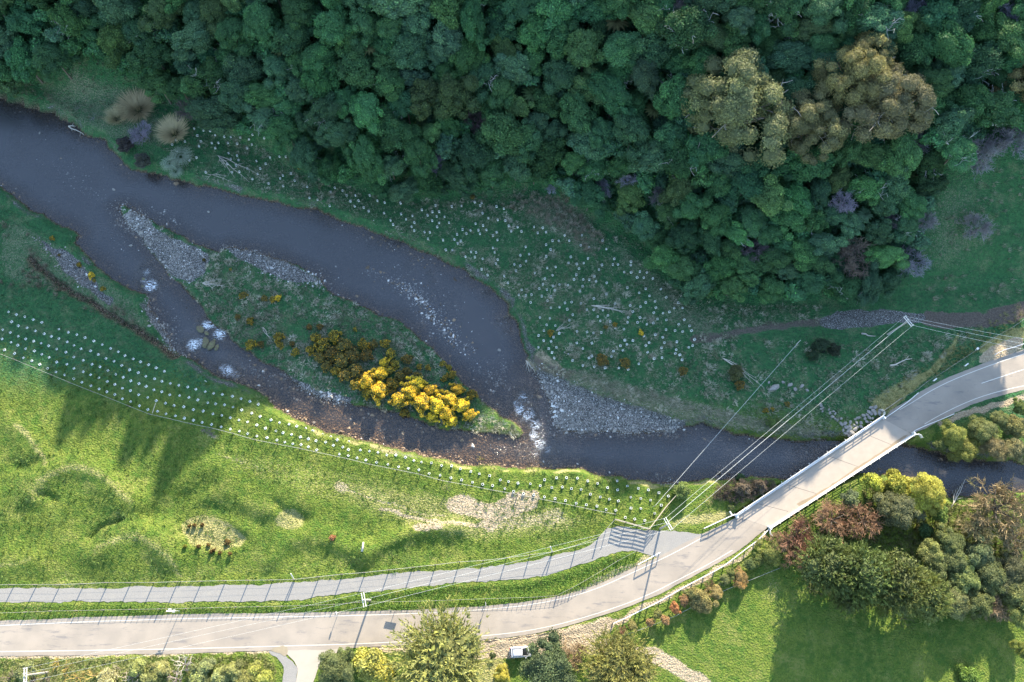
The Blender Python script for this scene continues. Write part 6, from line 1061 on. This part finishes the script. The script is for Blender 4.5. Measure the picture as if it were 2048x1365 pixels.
for i in range(3):
    span(POLES['P1'][i], POLES['P2'][i], 1.2, f'{ordn[i]} of the wires crossing the river beside the bridge')
    span(POLES['P2'][i], POLES['P3'][i], .9, f'{ordn[i]} of the wires over the gravel path', r=.015)
    span(POLES['P3'][i], POLES['P4'][i], .8, f'{ordn[i]} of the wires over the road on the left', r=.011)
    e = np.array([*plane(2190, 700+12*i, 7.5), 7.5]); span(POLES['P1'][i], e, .8, f'{ordn[i]} of the wires leaving the right hand pole')
e0, e1 = POLES['P1'][1]+[.25, .2, -.4], POLES['P2'][1]+[.25, .2, -.4]; span(e0, e1, 1.3, 'second wire paired with the middle one across the river')
def stake(px, py, h, lab, lean=(0, 0), r=.07, mat='pole', cat='post', kind='post'):
    b = at(px, py, 0); m = MB(); m.tube([(0, 0, -.2), (lean[0], lean[1], h)], r, 7, r*.8); o = link(kind, m.mesh(kind, M[mat]), None, b); tag(o, lab, cat); return b+np.array([lean[0], lean[1], h])
ca = stake(1592, 689, 2.6, 'thin post in the far bank grass holding one end of the white cable'); cb = stake(1306, 1014, 3.0, 'post inside the plantings holding the near end of the white cable')
span(ca, cb, .5, 'single white cable strung diagonally over the river left of the power wires', 'other cables', .026)
stake(588, 1160, 2.6, 'white topped stay post leaning beside the path fence, left one', (.05, 1.0), .10, 'white'); stake(1105, 1105, 2.4, 'white topped stay post leaning beside the path fence, right one', (-.5, .9), .10, 'white')
stake(303, 829, 1.3, 'short pale strainer post leaning on the paddock fence', (1.1, 1.9), .09, 'wood')
stake(413, 764, .8, 'lone white stake in the shaded plantings', (0, 0), .08, 'white'); stake(535, 1230, .0+.9, 'small verge post by the battened fence', (0, 0), .06, 'post') if 0 else None
b = at(725, 1096, 0); m = MB(); m.tube([(0, -.7, .2), (.1, .2, .28), (.15, 1.0, .24)], .22, 8, .16); root = link('stump', m.mesh('stump', M['drift'], True), None, b); tag(root, 'bleached log lying on end in the paddock notch', 'log')
def sign(px, py, h, w, hh, lab, col='sign', rz=0.0, shape='rect'):
    b = at(px, py, 0); root = bpy.data.objects.new('road_sign', None); SC.collection.objects.link(root); root.location = b; root.rotation_euler = (0, 0, rz); tag(root, lab, 'road sign', 'signs along the road')
    m = MB(); m.tube([(0, 0, -.1), (0, 0, h)], .05, 8); m.build('pole', M['galv'], root); m = MB()
    if shape == 'round': m.tube([(-.02, 0, h-.2), (.02, 0, h-.2)], w/2, 18)
    else: m.box((0, .04 if 0 else 0, h-hh/2), .04, w, hh)
    m.build('panel', M[col], root)
    return root
s_ = sign(360, 1222, 3.1, .5, 1.0, 'tall slim sign pole with a small white arm by the battened fence'); m = MB(); m.box((-.55, 0, 3.15), 1.1, .22, .12); m.box((-.55, .28, 3.1), .5, .25, .1); m.build('arm', M['white'], s_)
sign(677, 1226, 2.0, .6, .6, 'round road sign seen edge on between the fence and the road', 'galv', .2, 'round'); sign(972, 1208, 2.0, .7, .7, 'square road sign seen edge on near the middle of the battened fence', 'sign', .15); s_ = sign(790, 1222, 1.4, .3, .3, 'low wide sign board right of the utility pole', 'post', 1.4); m = MB(); m.box((0, 0, 1.2), .1, 2.0, .5); m.build('board', M['post'], s_)
sign(1212, 1283, .6, .1, .1, 'small white post pair at the start of the lane fence', 'white', .3)
s_ = sign(1195, 1076, 1.7, .1, .1, 'pale gate strainer post at the end of the path fence', 'white', 0)

# ------------------------------------------------------------------ parked car
def car(px, py, rz):
    b = at(px, py, .7); b[2] = max(b[2], .0); root = bpy.data.objects.new('parked_car', None); SC.collection.objects.link(root); root.location = b; root.rotation_euler = (0, 0, rz); tag(root, 'white hatchback parked on the lay-by, nose under the green tree', 'car')
    def loft(name, S, mat, par=root):
        V = []
        for x, w, z0, z1, rd in S:
            rd = min(rd, w*.9, (z1-z0)*.9)
            for y, z in ((-w, z0), (-w, z0+(z1-z0)*.55), (-w+rd*.25, z1-rd*.4), (-w+rd, z1), (0, z1+.012), (w-rd, z1), (w-rd*.25, z1-rd*.4), (w, z0+(z1-z0)*.55), (w, z0)): V.append((x, y, z))
        n = 9; Q = [(i*n+j, i*n+(j+1) % n, (i+1)*n+(j+1) % n, (i+1)*n+j) for i in range(len(S)-1) for j in range(n)]
        me = bpy.data.meshes.new(name); me.from_pydata(V, [], Q+[tuple(range(n-1, -1, -1)), tuple(range((len(S)-1)*n, len(S)*n))]); me.materials.append(mat)
        for p in me.polygons: p.use_smooth = len(p.vertices) == 4
        return link(name, me, par)
    loft('body', [(-2.12,.62,.35,.62,.1),(-2.08,.78,.28,.78,.15),(-1.9,.86,.25,.92,.15),(-1.2,.89,.25,.96,.12),(0,.90,.25,.97,.12),(.75,.89,.25,.95,.14),(1.3,.86,.25,.90,.2),(1.8,.80,.27,.80,.22),(2.05,.68,.32,.66,.2),(2.14,.5,.38,.55,.1)], M['paint'])
    loft('window_glass', [(-1.98,.72,.90,1.00,.05),(-1.75,.71,.90,1.30,.12),(-1.5,.69,.90,1.42,.12),(-.6,.68,.9,1.48,.12),(.2,.66,.9,1.46,.12),(.55,.67,.9,1.30,.12),(1.12,.72,.88,.95,.05)], M['glass'])
    loft('roof', [(-1.52,.60,1.405,1.43,.02),(-1.4,.62,1.42,1.465,.05),(-.6,.62,1.47,1.515,.05),(.05,.60,1.455,1.50,.05),(.16,.57,1.43,1.46,.02)], M['paint'])
    for s in (-1, 1):
        m = MB(); m.bar((.28, s*.62, 1.42), (1.10, s*.74, .95), .06, .05); m.build('windscreen_pillar', M['paint'], root); m = MB(); m.bar((-1.62, s*.63, 1.40), (-1.98, s*.72, .97), .10, .06); m.build('rear_pillar', M['paint'], root)
        m = MB(); m.bar((-.35, s*.675, 1.44), (-.35, s*.735, .95), .09, .04); m.build('door_pillar', M['rubber'], root)
        m = MB(); m.bar((-1.5, s*.60, 1.52), (.1, s*.58, 1.52), .035, .04); m.build('roof_rail', M['rubber'], root)
        m = MB(); m.box((.72, s*.98, 1.0), .16, .2, .13, .2*s); m.build('wing_mirror', M['paint'], root)
        m = MB(); m.box((2.0, s*.55, .66), .14, .3, .13); m.build('headlight', M['glass'], root); m = MB(); m.box((-2.06, s*.66, .80), .1, .22, .2); m.build('tail_light', M['red'], root)
        for x in (-1.3, 1.32):
            m = MB(); m.tube([(x, s*.70, .33), (x, s*.905, .33)], .33, 18); w = m.build('wheel', M['rubber'], root); m = MB(); m.tube([(x, s*.86, .33), (x, s*.915, .33)], .2, 12); m.build('rim', M['galv'], w)
    m = MB(); m.tube([(-1.45, 0, 1.46), (-1.6, 0, 1.62)], .015, 5); m.build('aerial', M['rubber'], root); m = MB(); m.box((-1.72, 0, 1.39), .16, 1.15, .03); m.build('spoiler', M['paint'], root)
car(1043, 1304, math.radians(3))
